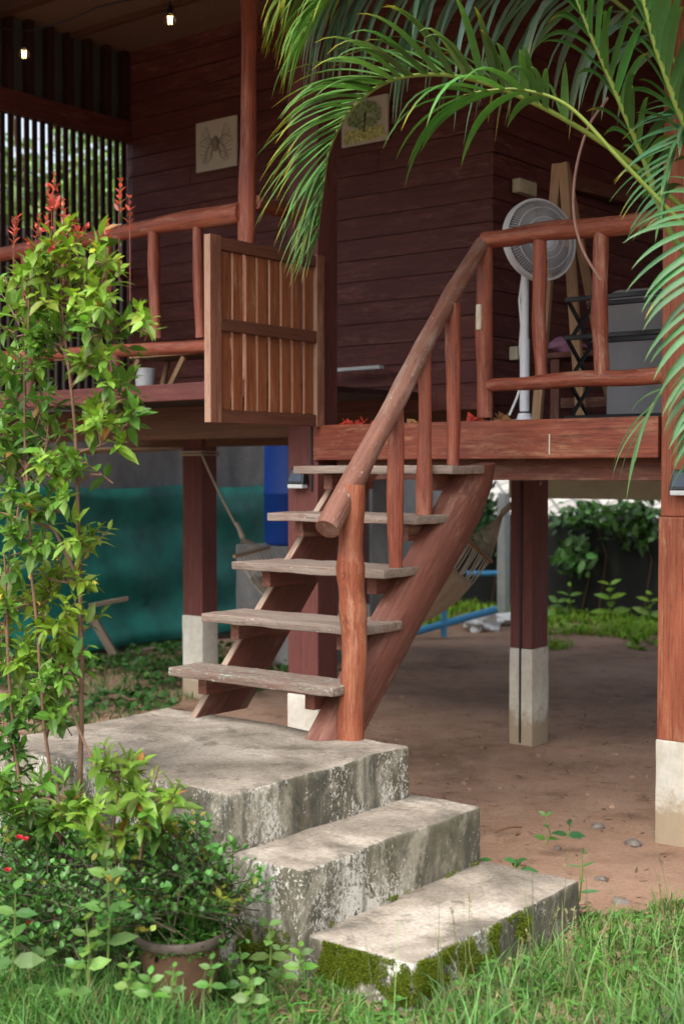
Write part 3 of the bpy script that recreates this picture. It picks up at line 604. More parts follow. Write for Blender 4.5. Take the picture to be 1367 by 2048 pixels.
def lump(mb,c,rx,ry,rz,amp=.25,n=14,seed=0,col=None):
    V=[];m=n//2+1
    for i in range(m):
        for j in range(n):
            a=math.pi*i/(m-1); t=2*math.pi*j/n; d=A([math.sin(a)*math.cos(t),math.sin(a)*math.sin(t),math.cos(a)]); k=1+amp*mnoise.noise(Vector(d*1.7+seed)); V.append(A(c)+d*A([rx,ry,rz])*k)
    I=np.arange(m*n).reshape(m,n);J=np.roll(I,-1,1); mb.add(V,None,col,f4=np.stack([I[:-1],I[1:],J[1:],J[:-1]],-1).reshape(-1,4)); mb.sm=True
b=MB(); q=at(1132,728,y=6.3); lump(b,(q[0],6.3,zc+.04),.10,.07,.045,.5,20,3); tag(b.build('cloth_bundle',M['pink'],origin=(q[0],6.3,zc)),'small mauve cloth bundle lying on the bench behind the rack','cloth')
# scraps along the landing edge
b0=None
for i,(px,py,mt,lab) in enumerate([(700,836,'redcloth','r'),(716,834,'redcloth','r'),(738,832,'redcloth','r'),(690,838,'redcloth','r'),(948,832,'redcloth','r'),(960,833,'brownleaf','b'),(1000,829,'brownleaf','b'),(1012,832,'brownleaf','b'),(820,836,'brownleaf','b'),(940,836,'redcloth','r')]):
    p=at(px,py,y=5.36+.05*(i%3)); p[2]=L0+.002; b=MB(); m=4; ang=r(m)*6.28
    d=np.stack([np.cos(ang),np.sin(ang),.12+.35*r(m)],1); b.leaves(np.tile(p,(m,1))+A([1,1,0])*rng.normal(0,.005,(m,3)),d,rng.normal(0,1,(m,3)),.04+.025*r(m),.045,(.5,.1,.1),.4,.3)
    o=b.build('cloth_scrap' if lab=='r' else 'dry_leaf',M[mt],origin=p); o.modifiers.new('t','SOLIDIFY').thickness=.002
    if lab=='r': tag(o,'crumpled red scrap lying on the edge of the landing floor','scrap','red scraps on the landing edge')
    else: tag(o,'curled brown dry leaf lying on the edge of the landing floor','leaf','dry leaves on the landing edge')
# veranda floor: folding stool, bucket, wood block
sl=thing('folding_stool','low tan wooden stool with crossed legs under the veranda railing','stool',(-5.2,5.2,HF))
ya=5.1; zt_=at(330,712,y=ya)[2]
b=MB(); p0=at(258,712,y=ya); p1_=at(400,706,y=ya); b.box(p0[0],p1_[0],ya,ya+.28,zt_-.0,zt_+.022); b.build('seat',M['tan'],sl,.003)
for a_,c_ in (((278,718),(252,772)),((368,714),(338,764))):
    b=MB(); q0=at(*a_,y=ya+.02); q1=at(*c_,y=ya+.02); q1[2]=HF; b.bar(q1,q0,.03,.02,(0,1,0)); b.build('leg',M['tan'],sl,.002)
    b=MB(); q0=q0+A([0,.22,0]); q1=q1+A([.05,.22,0]); b.bar(q1,q0,.03,.02,(0,1,0)); b.build('leg',M['tan'],sl,.002)
bk=at(290,760,y=5.55); tb=thing('bucket','white plastic bucket standing under the veranda stool','bucket',(bk[0],5.55,HF))
b=MB(); b.lathe([(0,.0),(.052,.0),(.062,.15),(.066,.15),(.066,.16),(.058,.16),(.048,.02),(0,.02)],(bk[0],5.55,HF+.001),24); b.build('body',M['white'],tb)
b=MB(); q=at(368,676,y=5.2); q0_=q.copy(); b.box(q[0]-.06,q[0]+.06,5.2,5.26,zt_+.024,zt_+.06); tag(b.build('wood_block',M['tan'],None,.004,origin=(q[0],5.2,zt_)),'small tan wood block lying on the veranda stool','block')

# solar lamps on the posts
def solar(p,label):
    t=thing('solar_lamp',label,'solar lamp',p); x,y,z=p
    b=MB(); b.hexa([(x-.055,y-.055,z),(x+.055,y-.055,z),(x+.055,y,z),(x-.055,y,z),(x-.045,y-.03,z+.085),(x+.045,y-.03,z+.085),(x+.045,y,z+.085),(x-.045,y,z+.085)]); b.build('housing',M['blackp'],t,.004)
    b=MB(); b.hexa([(x-.044,y-.0535,z+.014),(x+.044,y-.0535,z+.014),(x+.044,y-.05,z+.012),(x-.044,y-.05,z+.012),(x-.037,y-.0355,z+.072),(x+.037,y-.0355,z+.072),(x+.037,y-.031,z+.07),(x-.037,y-.031,z+.07)]); b.build('solar_panel',M['solar'],t)
    b=MB(); b.box(x-.05,x+.05,y-.052,y-.006,z-.022,z-.001); b.build('lens',M['lens'],t,.004)
q=at(600,968,y=5.26); solar((q[0],5.268,q[2]),'black solar lamp screwed to the post at the left of the staircase')
q=at(1360,980,y=5.23); solar((q[0]+.02,5.243,q[2]),'black solar lamp screwed to the right foreground post')

# ================================================================== HAMMOCK
hm=thing('hammock','cream cloth hammock with fringed rope ends slung under the house behind the stairs','hammock',(-5.2,6.6,.7))
yh=6.66; RL=at(484,1072,y=yh); RR=at(1006,1024,y=6.7)
S0=at(472,1112,y=6.42); S1=at(535,1096,y=6.95); S2=at(932,1078,y=6.35); S3=at(979,1121,y=6.85)
b=MB(); q=at(400,915,y=6.62); b.tube(sagline(A([-6.475,6.6,q[2]+.02]),RL,.02),.008,6)
for dz in (0,.02): b.tube([(-6.67,6.59,q[2]+.02+dz),(-6.468,6.59,q[2]+.02+dz),(-6.468,6.76,q[2]+.02+dz),(-6.67,6.76,q[2]+.02+dz),(-6.67,6.59,q[2]+.02+dz)],.008,6)
b.build('rope',M['rope'],hm); b=MB(); q=at(1085,965,x=-3.88); q[1]=6.7; b.tube(sagline(RR,A([-3.885,6.70,q[2]]),.02),.008,6); b.tube([(-4.04,6.61,q[2]+.02),(-3.885,6.61,q[2]+.02),(-3.885,6.81,q[2]+.02)],.008,6)
b.build('rope',M['rope'],hm)
b=MB(); b.tube([RL+A([-.05,0,.09]),RL,RL+A([.01,0,-.03])],[.012,.02,.012],8); b.build('knot',M['rope'],hm); b=MB(); b.tube([RR+A([.05,0,.05]),RR,RR+A([-.02,0,-.03])],[.012,.02,.012],8); b.build('knot',M['rope'],hm)
for s_,e_ in ((S0,S1),(S2,S3)):
    b=MB(); d=(e_-s_)*.06; b.tube([s_-d,e_+d],.012,8); b.build('spreader_bar',M['tan'],hm)
b=MB(); bl_=MB()
for i in range(13):
    t=i/12; bl_.tube(sagline(RL,S0+(S1-S0)*t,.01,5),.0022,4,False)
    b.tube(sagline(RR,S2+(S3-S2)*t,.015,5),.0032,4,False)
for k in (.45,.62,.8):
    b.tube([RR+(S2+(S3-S2)*t-RR)*k for t in np.linspace(0,1,8)],.004,4,False); bl_.tube([RL+(S0+(S1-S0)*t-RL)*k for t in np.linspace(0,1,8)],.002,4,False)
b.build('clew_cords',M['rope'],hm); bl_.build('clew_cords',M['rope'],hm)
b=MB(); nu,nv=28,12; V=[]
def bedp(u,t): 
    a=S0+(S1-S0)*t; c=S2+(S3-S2)*t; p=a+(c-a)*u; sag=.43*(1-abs(2*u-1)**3)*(1+.12*math.sin(math.pi*t)); return p+A([0,0,-sag-.015*math.sin(t*23)*(1-.5*abs(u-.5))])
for i in range(nu+1):
    for j in range(nv*2+1): V.append(bedp(.06+.88*i/nu,j/(nv*2)))
w=nv*2+1; I=np.arange(len(V)).reshape(-1,w); b.add(V,f4=np.stack([I[:-1,:-1],I[1:,:-1],I[1:,1:],I[:-1,1:]],-1).reshape(-1,4)); b.sm=True; o=b.build('bed',M['canvas'],hm); o.modifiers.new('t','SOLIDIFY').thickness=.004
b=MB(); bl_=MB()
for t in np.linspace(0,1,13): 
    bl_.tube([bedp(u,t) if u>.01 else S0+(S1-S0)*t for u in (0,.03,.07)],.004,4,False); b.tube([S2+(S3-S2)*t if u>.99 else bedp(u,t) for u in (.93,.97,1)],.004,4,False)
b.build('fringe',M['rope'],hm); bl_.build('fringe',M['rope'],hm)

# ================================================================== BACKGROUND
b=MB(); b.box(-9.0,-8.8,-2,13.2,-.1,3.42); b.box(-9.05,-8.76,-2,13.2,3.422,3.50); tag(b.build('boundary_wall',M['greywall'],origin=(-8.9,6,0)),'tall grey rendered boundary wall behind the green net','wall')
b=MB(); b.box(-8.795,4,13.0,13.2,-.1,1.06); tag(b.build('boundary_wall',M['blackwall'],origin=(-3,13,0)),'low black stained boundary wall with creepers at the back of the yard','wall')
b=MB(); V=[]; ny,nz=90,14
for i in range(ny+1):
    for j in range(nz+1):
        y=3.0+7.55*i/ny; z=.06+1.37*j/nz; sagz=-.03*abs(math.sin(y*2.2))*(j/nz); V.append((-8.72+.05*mnoise.noise(Vector((y*1.5,z*4,1)))+.03*mnoise.noise(Vector((y*2,z*11,7)))+.02*math.sin(z*9+y)+(.12*(1-j/3) if j<3 else 0),y,z+sagz))
I=np.arange(len(V)).reshape(-1,nz+1); b.add(V,f4=np.stack([I[:-1,:-1],I[1:,:-1],I[1:,1:],I[:-1,1:]],-1).reshape(-1,4)); b.sm=True; o=b.build('shade_net',M['net'],origin=(-8.72,6.5,.06)); o.modifiers.new('t','SOLIDIFY').thickness=.004
tag(o,'dark green shade net stretched along the foot of the grey wall','net')
# blue tank on its stand
c_=at(606,1000,D=11.2); tk=thing('water_tank','tall blue plastic water tank on a concrete stand by the grey wall','tank',(c_[0],c_[1],0)); zb=at(560,1090,D=11)[2]
b=MB(); b.lathe([(0,zb),(.31,zb),(.325,zb+.03),(.325,zb+.4),(.332,zb+.41),(.332,zb+.43),(.325,zb+.44),(.325,zb+.8),(.315,zb+.83),(.315,zb+1.05),(.25,zb+1.12),(0,zb+1.15)],(c_[0],c_[1],0),40); b.build('barrel',M['tank'],tk)
b=MB(); b.rbox(c_[0]-.4,c_[0]+.4,c_[1]-.4,c_[1]+.4,-.05,zb-.003,.02,.1,.006,4); b.build('stand',M['greywall'],tk)
# columns
def column(px,w,py0,py1,D,label):
    p=at(px,py1,D=D); zt=at(px,py0,D=D)[2]; b=MB(); b.rbox(p[0]-w/2,p[0]+w/2,p[1]-w/2,p[1]+w/2,-.05,zt,.01,.1,.004,5,px); tag(b.build('concrete_column',M['colgrey'],origin=(p[0],p[1],0)),label,'column')
column(1006,.10,985,1240,14.0,'slim pale grey concrete column beside the dark back wall'); column(770,.16,948,1240,11.2,'grey concrete column standing behind the top of the staircase')
# pipes, rubbish, timber
b=MB(); q0=at(830,1264,z=.05); q1=at(992,1219,z=.25); b.tube([q0,q1],.035,10); tag(b.build('blue_pipe',M['bluepipe'],origin=q0),'long light blue pipe lying slanted on the ground behind the stairs','pipe')
b=MB(); q0=at(935,1147,y=12.7); q1=at(1012,1146,y=12.7); b.tube([q0,q1],.03,10); tag(b.build('blue_pipe',M['bluepipe'],origin=q0),'short level blue pipe on the dark back wall beside the column','pipe')
b=MB(); q0=at(887,1245,D=12.6); q0[2]=0; q1=at(887,1190,D=12.6); b.tube([q0,q1],.028,10); tag(b.build('blue_pipe',M['bluepipe'],origin=q0),'thin upright blue pipe stub below the hammock','pipe')
for i,(px,py,w,lab) in enumerate([(965,1248,.12,'crumpled white plastic bag on the ground below the column'),(1010,1238,.13,'flat pale rubbish bag on the ground at the column foot')]):
    p=at(px,py,z=.06); b=MB(); lump(b,p,w*1.4,w,.09 if i==0 else .06,.9,26,i*5+1); tag(b.build('plastic_bag',M['white'],origin=p),lab,'bag')
for a_,c_,w,lab in (((178,1212,.62),(256,1197,.70),.05,'short grey timber propped level against the green net'),((178,1222,.5),(228,1310,.05),.09,'thick grey timber leaning on the green net'),((150,1330,.05),(310,1298,.06),.06,'long dark timber lying at the foot of the green net')):
    q0=at(a_[0],a_[1],x=-8.45); q1=at(c_[0],c_[1],x=-8.3); b=MB(); b.bar(q0,q1,w,w*.7); tag(b.build('timber_offcut',M['grey'],None,.005,origin=q0),lab,'timber')
b=MB(); q0=at(40,908,x=-8.0); q1=at(426,893,x=-8.0); log(b,[q0,q1],[.022,.018],8); tag(b.build('bamboo_pole',M['tan'],origin=q0),'thin tan bamboo pole hanging level under the veranda','pole')
# neighbour's pale roof beyond the low wall
nr=thing('garden_shed','low shed with a pale diagonal tiled roof beyond the black wall','shed',(-6,16,0))
def tilemat():
    m,nt,bs,out=newmat('pale_tiles'); tc=nt.nodes.new('ShaderNodeTexCoord'); mp=nt.nodes.new('ShaderNodeMapping'); mp.inputs['Rotation'].default_value=(0,0,.78); nt.links.new(tc.outputs['Object'],mp.inputs['Vector'])
    ck=nt.nodes.new('ShaderNodeTexBrick'); ck.offset=0; ck.inputs['Scale'].default_value=2.2; ck.inputs['Row Height'].default_value=.5; ck.inputs['Mortar Size'].default_value=.04; ck.inputs['Color1'].default_value=(.42,.40,.36,1); ck.inputs['Color2'].default_value=(.30,.28,.25,1); ck.inputs['Mortar'].default_value=(.12,.12,.11,1)
    nt.links.new(mp.outputs[0],ck.inputs['Vector']); nt.links.new(ck.outputs[0],bs.inputs['Base Color']); bs.inputs['Roughness'].default_value=.8; return m
M['tiles']=tilemat()
b=MB(); b.hexa([(-11,14.6,.95),(3,14.6,.95),(3,18,2.6),(-11,18,2.6),(-11,14.6,1.0),(3,14.6,1.0),(3,18,2.65),(-11,18,2.65)]); b.build('roof',M['tiles'],nr)
b=MB(); b.box(-10.8,2.8,14.9,17.9,0,1.05); b.build('wall',M['colgrey'],nr)

# ================================================================== PLANTS: helpers
LIME=A([.27,.42,.04]); MID=A([.085,.20,.025]); DARK=A([.055,.15,.025]); RED=A([.55,.055,.045]); YEL=A([.42,.36,.05])
def jitter(c,n,s=.25): return np.clip(A(c)[None]*(1+s*rng.normal(0,1,(n,1)))*(1+.08*rng.normal(0,1,(n,3))),.005,.9)
def twig(mb,st_,p,d,L,n,leafL,leafW,col,tip=None,ntip=0):
    """one twig with opposite leaf pairs"""
    d=A(d,float); d/=np.linalg.norm(d); e=p+d*L+A([0,0,.1*L]); st_.tube([p,(p+e)/2+rng.normal(0,.006,3),e],[.0028,.002,.0012],4,False)
    k=n; t=np.linspace(.25,1,k); base=p[None]+(e-p)[None]*t[:,None]
    a=np.cross(d,(0,0,1.)); a/=max(np.linalg.norm(a),.1); c=np.cross(a,d)
    pos=np.repeat(base,2,0); ph=np.repeat(np.arange(k)*1.57+rng.random()*3,2)+np.tile([0,math.pi],k)
    out=np.cos(ph)[:,None]*a+np.sin(ph)[:,None]*c; up=np.repeat(t,2)[:,None]
    dirs=out*(1.05-.45*up)+d*(.45+.6*up)+rng.normal(0,.18,(2*k,3))+A([0,0,-.08])
    nr_=A([0,0,1.])[None]+out*-.3+rng.normal(0,.3,(2*k,3))
    Ls=leafL*(.75+.4*rng.random(2*k))*(1-.35*np.repeat(t,2)**3); cc=jitter(col,2*k,.22)
    cc=cc+(LIME*.5-cc*.3)*np.clip(np.repeat(t,2)-.6,0,1)[:,None]*.9
    if tip is not None and ntip: 
        m=2*ntip; cc[-m:]=jitter(tip,m,.25); Ls[-m:]*=.62
    bad=rng.random(2*k)<.018; cc[bad]=jitter((.40,.20,.05),bad.sum(),.2); Ls=Ls*(.7+.55*rng.random(2*k)); keep=rng.random(2*k)>.08; pos,dirs,nr_,Ls,cc=pos[keep],dirs[keep],nr_[keep],Ls[keep],cc[keep]
    mb.leaves(pos,dirs,nr_,Ls,Ls*leafW,np.clip(cc,.004,.9),.18,.25)
def shrub(name,label,cat,base,stems,clusters,yd,leafL=.062,leafW=.42,dens=1.0,group=None):
    t=thing(name,label,cat,base,group); lm=MB(); sm_=MB(); S=[]
    for st_,r0,r1 in stems:
        P_=A([at(px,py,y=yy) for px,py,yy in st_]); P_[:,2]=np.maximum(P_[:,2],-.02); tt=np.linspace(0,len(P_)-1,26); Q=np.stack([np.interp(tt,np.arange(len(P_)),P_[:,i]) for i in range(3)],1)
        Q+=A([mnoise.noise_vector(Vector(q*7)) for q in Q])*.008; sm_.tube(Q,np.linspace(r0,r1,26),8,wob=.15); S.append(Q)
    S=np.concatenate(S)
    for (px,py,rx,ry,n,col,tip) in clusters:
        cen=at(px,py,y=yd); k=cen[1]/FPX*1.9
        near=S[np.argmin(np.linalg.norm(S-cen,axis=1)+np.where(S[:,2]>cen[2]-.02,.15,0))]
        if np.linalg.norm(near-cen)>.05: sm_.tube([near,(near+cen)/2+A([0,0,.015]),cen],[.0055,.0042,.003],5,False)
        for i in range(int(n*dens)):
            u=rng.normal(0,1,3); u/=np.linalg.norm(u); u*=rng.random()**.4
            p=at(px+rx*u[0]*.8,py+ry*u[1]*.8,y=yd+u[2]*.16)
            dd=(p-cen)*2.2/(.1)+rng.normal(0,.35,3)+A([0,0,.75])
            if i%3==0: sm_.tube([cen,(cen+p)/2,p],[.003,.0025,.002],4,False)
            L=rng.uniform(.07,.13); twig(lm,sm_,p-.4*L*dd/np.linalg.norm(dd),dd,L,rng.integers(4,7),leafL,leafW,A(col)*rng.uniform(.75,1.2),tip,2 if tip is not None and rng.random()<.6 else 0)
    lm.build('foliage',M['leaf'],t); sm_.build('stems',M['stem'],t); return t
yS=2.78
st1=[([(158,1700,yS),(160,1560,yS),(163,1300,yS),(160,1150,yS),(155,950,yS),(145,780,yS),(128,640,yS),(115,500,yS)],.0085,.004),
 ([(100,1720,2.7),(98,1560,2.7),(88,1440,2.7),(72,1250,2.7),(55,1000,2.72),(45,800,2.75),(60,600,2.75)],.006,.003),
 ([(165,1175,yS),(110,1060,yS),(30,1035,yS),(-30,1020,yS)],.006,.003),([(155,905,yS),(200,890,yS),(240,872,yS)],.004,.002),([(145,730,yS),(190,670,yS),(285,655,yS)],.004,.002),
 ([(60,1700,2.7),(30,1500,2.7),(15,1300,2.7),(10,1100,2.7)],.006,.003),([(200,1690,2.72),(196,1560,2.72),(150,1440,2.74),(120,1330,2.74)],.006,.003)]
G1=A([.20,.34,.045]);G2=A([.115,.245,.035])
cl=[(100,505,95,60,9,LIME*.8,RED*.7),(185,520,60,55,7,G1,YEL),(50,560,70,70,9,G1,None),(205,590,55,60,8,G1,None),(130,600,90,60,11,LIME*.75,None),(50,650,70,60,9,G2,None),(200,660,60,50,7,G2,None),(285,655,32,30,3,G1,None),
 (60,730,70,50,8,G2,None),(185,735,60,50,7,G1*.8,None),(120,690,60,50,6,G2,None),(60,820,65,50,6,DARK,None),(215,780,50,50,5,G2,None),(195,850,70,35,7,G1*.8,None),(100,880,70,50,7,G2,None),(255,850,30,35,3,G2,None),(245,900,16,16,1,G1,None),(40,940,55,45,6,DARK,None),(150,945,30,24,2,G2,None),(205,950,20,18,1,G2,None),(40,1005,60,40,5,G2,None),(105,1010,45,35,4,G2,None),(10,900,40,60,5,G2,None),(95,950,45,35,4,G1,None),
 (160,1080,55,32,5,G1,None),(60,1075,60,45,6,G2,None),(15,1150,45,45,6,G2,None),(130,1165,60,40,7,LIME*.6,YEL),(50,1210,65,45,9,LIME*.7,YEL),(120,1250,65,50,9,LIME*.65,None),(35,1310,55,45,8,G1,None),(120,1330,55,45,8,G2,None),(60,1390,60,45,8,G2,None),(110,1430,50,35,6,G2,None),(20,1450,45,45,6,DARK,None),(10,1250,40,60,5,G2,None),(30,1530,50,50,5,DARK,None)]
red=[(92,410,20,70,3),(60,450,25,45,2),(165,470,22,40,2),(235,425,12,40,1),(20,475,25,40,2),(125,455,22,40,2),(205,490,25,25,1),(262,470,10,20,1)]
t=shrub('tall_shrub','tall glossy green shrub with red new tips rising at the left of the steps','shrub',at(160,1700,y=yS)*A([1,1,0]),st1,cl,yS,.068,.45,1.65)
for px,py,rx,ry,n in red:
    lm=MB()
    for i in range(n):
        p=at(px+rng.uniform(-rx,rx),py+rng.uniform(-.2,1)*ry*.8,y=yS+rng.uniform(-.08,.08)); q=p+A([rng.normal(0,.012),rng.normal(0,.012),rng.uniform(.06,.11)]); lm.tube([p-A([0,0,.20]),p,q],[.0025,.002,.001],4,False,c=(.2,.06,.04))
        k=6; tt=np.repeat(np.linspace(.1,1,k),2); pos=p+(q-p)*tt[:,None]; ph=np.arange(2*k)*math.pi+np.repeat(np.arange(k),2)*1.4
        dd=np.stack([np.cos(ph)*.8,np.sin(ph)*.8,.75+.4*tt],1)+rng.normal(0,.15,(2*k,3)); lm.leaves(pos,dd,rng.normal(0,.4,(2*k,3))+A([0,0,1.]),.034*(1.15-.6*tt)*(.6+.6*r(2*k)),.013,jitter(A([.55,.10,.075]),2*k,.35),.1,.3)
    lm.build('red_tip',M['leaf'],t)
st2=[([(230,1760,2.62),(228,1660,2.62),(235,1540,2.62)],.006,.002),([(120,1760,2.66),(125,1650,2.66),(110,1570,2.66)],.007,.003),([(280,1720,2.6),(300,1600,2.6),(320,1530,2.6)],.005,.002)]
cl2=[(225,1545,55,45,6,G1*.8,G1),(260,1600,55,45,6,G1,LIME),(120,1590,55,40,6,G2,None),(50,1630,55,40,6,G2,None),(175,1640,65,40,7,G1,None),(280,1640,50,40,5,G2,LIME*.7),(330,1600,28,22,2,G1,None),(95,1660,50,35,5,G2,None),(215,1690,50,30,4,G1,None),(330,1650,30,24,2,LIME*.6,YEL),(15,1580,40,40,4,G2,None)]
shrub('young_shrub','low lime green young shrub growing against the front of the concrete landing','shrub',at(230,1760,y=2.64)*A([1,1,0]),st2,cl2,2.64,.075,.40,1.5)

# small-leaved ground shrub with red flowers
def mound(name,label,boxes,leafL,leafW,n,col,flowers=0,stemn=6,rd=.9):
    base=at(boxes[0][0],boxes[0][1],y=boxes[0][4])*A([1,1,0]); t=thing(name,label,'shrub',base); lm=MB(); sm_=MB(); fl=MB()
    for (px,py,rx,ry,yd,wt) in boxes:
        m=int(n*wt)
        for q in range(m):
            a=rng.normal(0,1,3); a/=np.linalg.norm(a); a*=rng.random()**.55*(1.25 if rng.random()<.12 else 1)
            p=at(px+rx*a[0],py+ry*a[1],y=yd+.2*a[2]); p[2]=max(p[2],.03)
            d=A([a[0]*.6+rng.normal(0,.5),-.25+a[2]*.6+rng.normal(0,.4),.55+rng.normal(0,.35)]); d/=np.linalg.norm(d); L=rng.uniform(.06,.17); e=p+d*L+A([0,0,-.25*L*L/.1*rng.random()])
            sm_.tube([p-d*L*.5,p,(p+e)/2+rng.normal(0,.004,3),e],[.0022,.002,.0016,.001],4,False)
            k=rng.integers(6,11); tt=np.linspace(.05,1,k); ph=np.arange(k)*2.4+rng.random()*6; sz=leafL*rng.uniform(.6,1.25)
            dd=np.stack([np.cos(ph),np.sin(ph),.35+.6*tt],1)+d*.3+rng.normal(0,.25,(k,3)); c=jitter(col,1,.3)*(.8+.5*tt)[:,None]*(.85+.3*rng.random((k,1)))
            if rng.random()<.05: c=jitter((.30,.33,.05),k,.2)
            lm.leaves(p+(e-p)*tt[:,None],dd,A([0,0,1.])-.4*dd+rng.normal(0,.3,(k,3)),sz*(.7+.5*rng.random(k)),leafW/leafL*sz*(.8+.4*rng.random(k)),np.clip(c,.004,.8),.15,.2)
    lm.build('foliage',M['leaf'],t); sm_.build('stems',plain('dark_twig',(.07,.055,.03),.8),t)
    if flowers:
        for px,py in flowers:
            p=at(px,py,y=2.5); k=6; ph=np.arange(k)*1.05; fl.leaves(np.tile(p,(k,1)),np.stack([np.cos(ph),np.sin(ph)*.6,.5+.0*ph],1),np.tile([0,-1.,.3],(k,1)),.014,.012,jitter((.6,.03,.05),k,.15),0,0)
        fl.build('flowers',M['leaf'],t)
    return t
mound('crown_shrub','dense dark green round leaved shrub with tiny red flowers in the lower left corner',[(60,1700,75,60,2.72,1.1),(170,1740,90,70,2.7,1.2),(60,1790,75,60,2.62,1.2),(300,1720,85,60,2.78,1.1),(400,1770,70,60,2.82,.9),(340,1790,80,50,2.74,1),(220,1820,90,50,2.62,1),(110,1840,90,45,2.56,.8),(50,1880,70,60,2.56,.8),(200,1890,80,50,2.6,.6),(430,1840,60,50,2.84,.7),(470,1790,40,40,2.86,.4),(380,1700,70,40,2.86,.6),(20,1780,50,90,2.7,.8),(240,1900,70,50,2.6,.5),(300,1850,60,30,2.62,.5)],.024,.019,66,(.075,.20,.042),[(38,1676),(50,1680),(60,1848),(15,1742)])
# broad-leaved weeds
def weed(px,py0,py1,yd,label,leafL,nl,col,wide=.62,group=None,spread=1.0,name='broad_leaved_weed'):
    p=at(px,py0,y=yd); p[2]=max(0,min(p[2],.05)) if p[2]<.12 else p[2]; q=at(px+rng.uniform(-6,6),py1,y=yd); t=thing(name,label,'weed',p,group); lm=MB(); sm_=MB()
    sm_.tube([p,(p+q)/2+rng.normal(0,.008,3),q],[.0035,.003,.0015],5,False); lm=MB()
    tt=np.repeat(np.linspace(.2,1,nl),2); pos=p+(q-p)*tt[:,None]; ph=np.arange(2*nl)*math.pi+np.repeat(np.arange(nl),2)*1.57+.6
    d=np.stack([np.cos(ph)*spread,np.sin(ph)*spread,.15+.5*tt],1)+rng.normal(0,.12,(2*nl,3)); L=leafL*(1.1-.5*tt)
    lm.leaves(pos,d,A([.15,-.55,.85])-.3*d+rng.normal(0,.2,(2*nl,3)),L,L*wide,jitter(col,2*nl,.18),.25,.12)
    lm.build('leaves',M['leaf'],t); sm_.build('stem',M['gstem'],t)
MG=A([.12,.25,.06])
weed(215,1930,1720,2.42,'tall soft green weed with toothed looking leaves in front of the dark round leaved shrub',.085,6,MG,.65)
weed(175,1960,1840,2.36,'pale green weed with broad lower leaves at the left of the pot',.065,4,A([.16,.27,.05]))
weed(25,1960,1780,2.3,'weed with large pointed leaves at the left edge of the photo',.085,4,MG)
weed(345,1995,1935,2.32,'small three leaved weed standing right in front of the pot',.035,4,A([.11,.24,.04]))
weed(540,1930,1850,2.86,'weed with wide pale leaves growing at the corner of the mossy step',.065,3,A([.16,.28,.07]))
weed(600,1945,1895,2.75,'low clover like weed in front of the lowest mossy step',.05,4,A([.12,.25,.04]))
weed(500,2010,1950,2.5,'small weed sprouting in the grass right of the pot',.05,4,A([.13,.26,.05]))
weed(960,1745,1715,4.28,'small weed creeping behind the corner of the lowest step',.07,4,A([.06,.17,.04]))
weed(1035,1752,1725,4.3,'larger weed with flat dark leaves behind the lowest step',.08,3,A([.06,.18,.05]))
weed(1092,1690,1632,4.75,'thin seedling with two leaf tufts standing alone on bare dirt',.055,3,A([.09,.2,.04]))
weed(1135,1665,1650,4.85,'flat dark leaved seedling on bare dirt beside the thin seedling',.07,2,A([.04,.13,.05]))
weed(1158,1790,1710,4.15,'upright slender weed at the right end of the lowest step',.07,4,A([.08,.19,.05]),.25)
weed(800,1790,1762,3.9,'tiny weed in the joint below the middle concrete step',.03,3,A([.1,.23,.04]))
weed(745,1815,1785,3.6,'thin leaved sprig in the joint of the lowest step',.035,3,A([.1,.23,.04]),.3)
weed(1222,1240,1170,12.6,'bright lime weed with stacked leaves at the foot of the black wall',.22,5,A([.2,.36,.04]),.5)
weed(1140,1240,1175,12.6,'narrow upright lime weed left of the bright stacked weed',.2,4,A([.17,.33,.05]),.35)
weed(1300,1240,1190,12.7,'yellow green weed half hidden by the right post',.2,4,A([.2,.34,.05]),.5)
weed(1110,1250,1205,12.5,'low bushy green weed beside the middle stilt post',.2,3,A([.12,.28,.05]),.6)

# pots
weed(90,1970,1870,2.4,'leafy weed with rounded leaves low beside the half hidden orange pot',.055,4,A([.12,.25,.05]),.75)
weed(255,1990,1915,2.36,'bright weed with oval leaves standing just left of the brown clay pot',.045,4,A([.15,.29,.06]),.7)
weed(145,2000,1930,2.25,'low broad weed in the grass under the tall soft green weed',.05,3,A([.12,.26,.06]),.75)
weed(480,1960,1890,2.8,'leafy weed in the corner between the brown pot and the middle step',.045,4,A([.10,.24,.05]),.7)
weed(305,2000,1950,2.36,'slim green weed in the grass at the left foot of the brown clay pot',.05,4,A([.12,.26,.05]))
weed(420,1985,1920,2.48,'small leafy weed in the grass at the right foot of the brown clay pot',.045,4,A([.11,.25,.05]))
weed(565,1945,1900,2.95,'clump of small pale leaves against the moss of the lowest step corner',.05,3,A([.14,.27,.06]))
def pot(p,R_,H_,label,rim,scale=1):
    t=thing('flower_pot',label,'pot',p); b=MB(); b.lathe([(0,0),(R_*.62,0),(R_*.66,.01),(R_*.94,H_*.91),(R_*.86,H_*.91),(R_*.6,.03),(0,.03)],p,36); b.build('body',M['terracotta'],t)
    b=MB(); b.lathe([(R_*.93,H_*.89),(R_*1.0,H_*.90),(R_*1.03,H_*.95),(R_*1.0,H_),(R_*.93,H_*1.0),(R_*.90,H_*.89)],p,40); b.build('rim',rim,t)
    b=MB(); b.lathe([(0,H_*.82),(R_*.9,H_*.80)],p,30); b.build('soil',M['dirt'],t); return t
pp=at(360,1905,y=2.68); pp[2]=0
pt=pot(pp,.128,.245,'brown clay pot with a dark rim standing in the grass by the steps',M['potrim'])
p2_=at(120,1930,y=2.7); p2_[2]=0; pot(p2_,.10,.13,'orange clay pot half hidden in the grass under the dark shrub',M['terracotta'])
pl=thing('potted_herb','mixed small green herbs and grass growing in the dark rimmed pot','plant',pp+A([0,0,.20])); b=MB(); n=1500
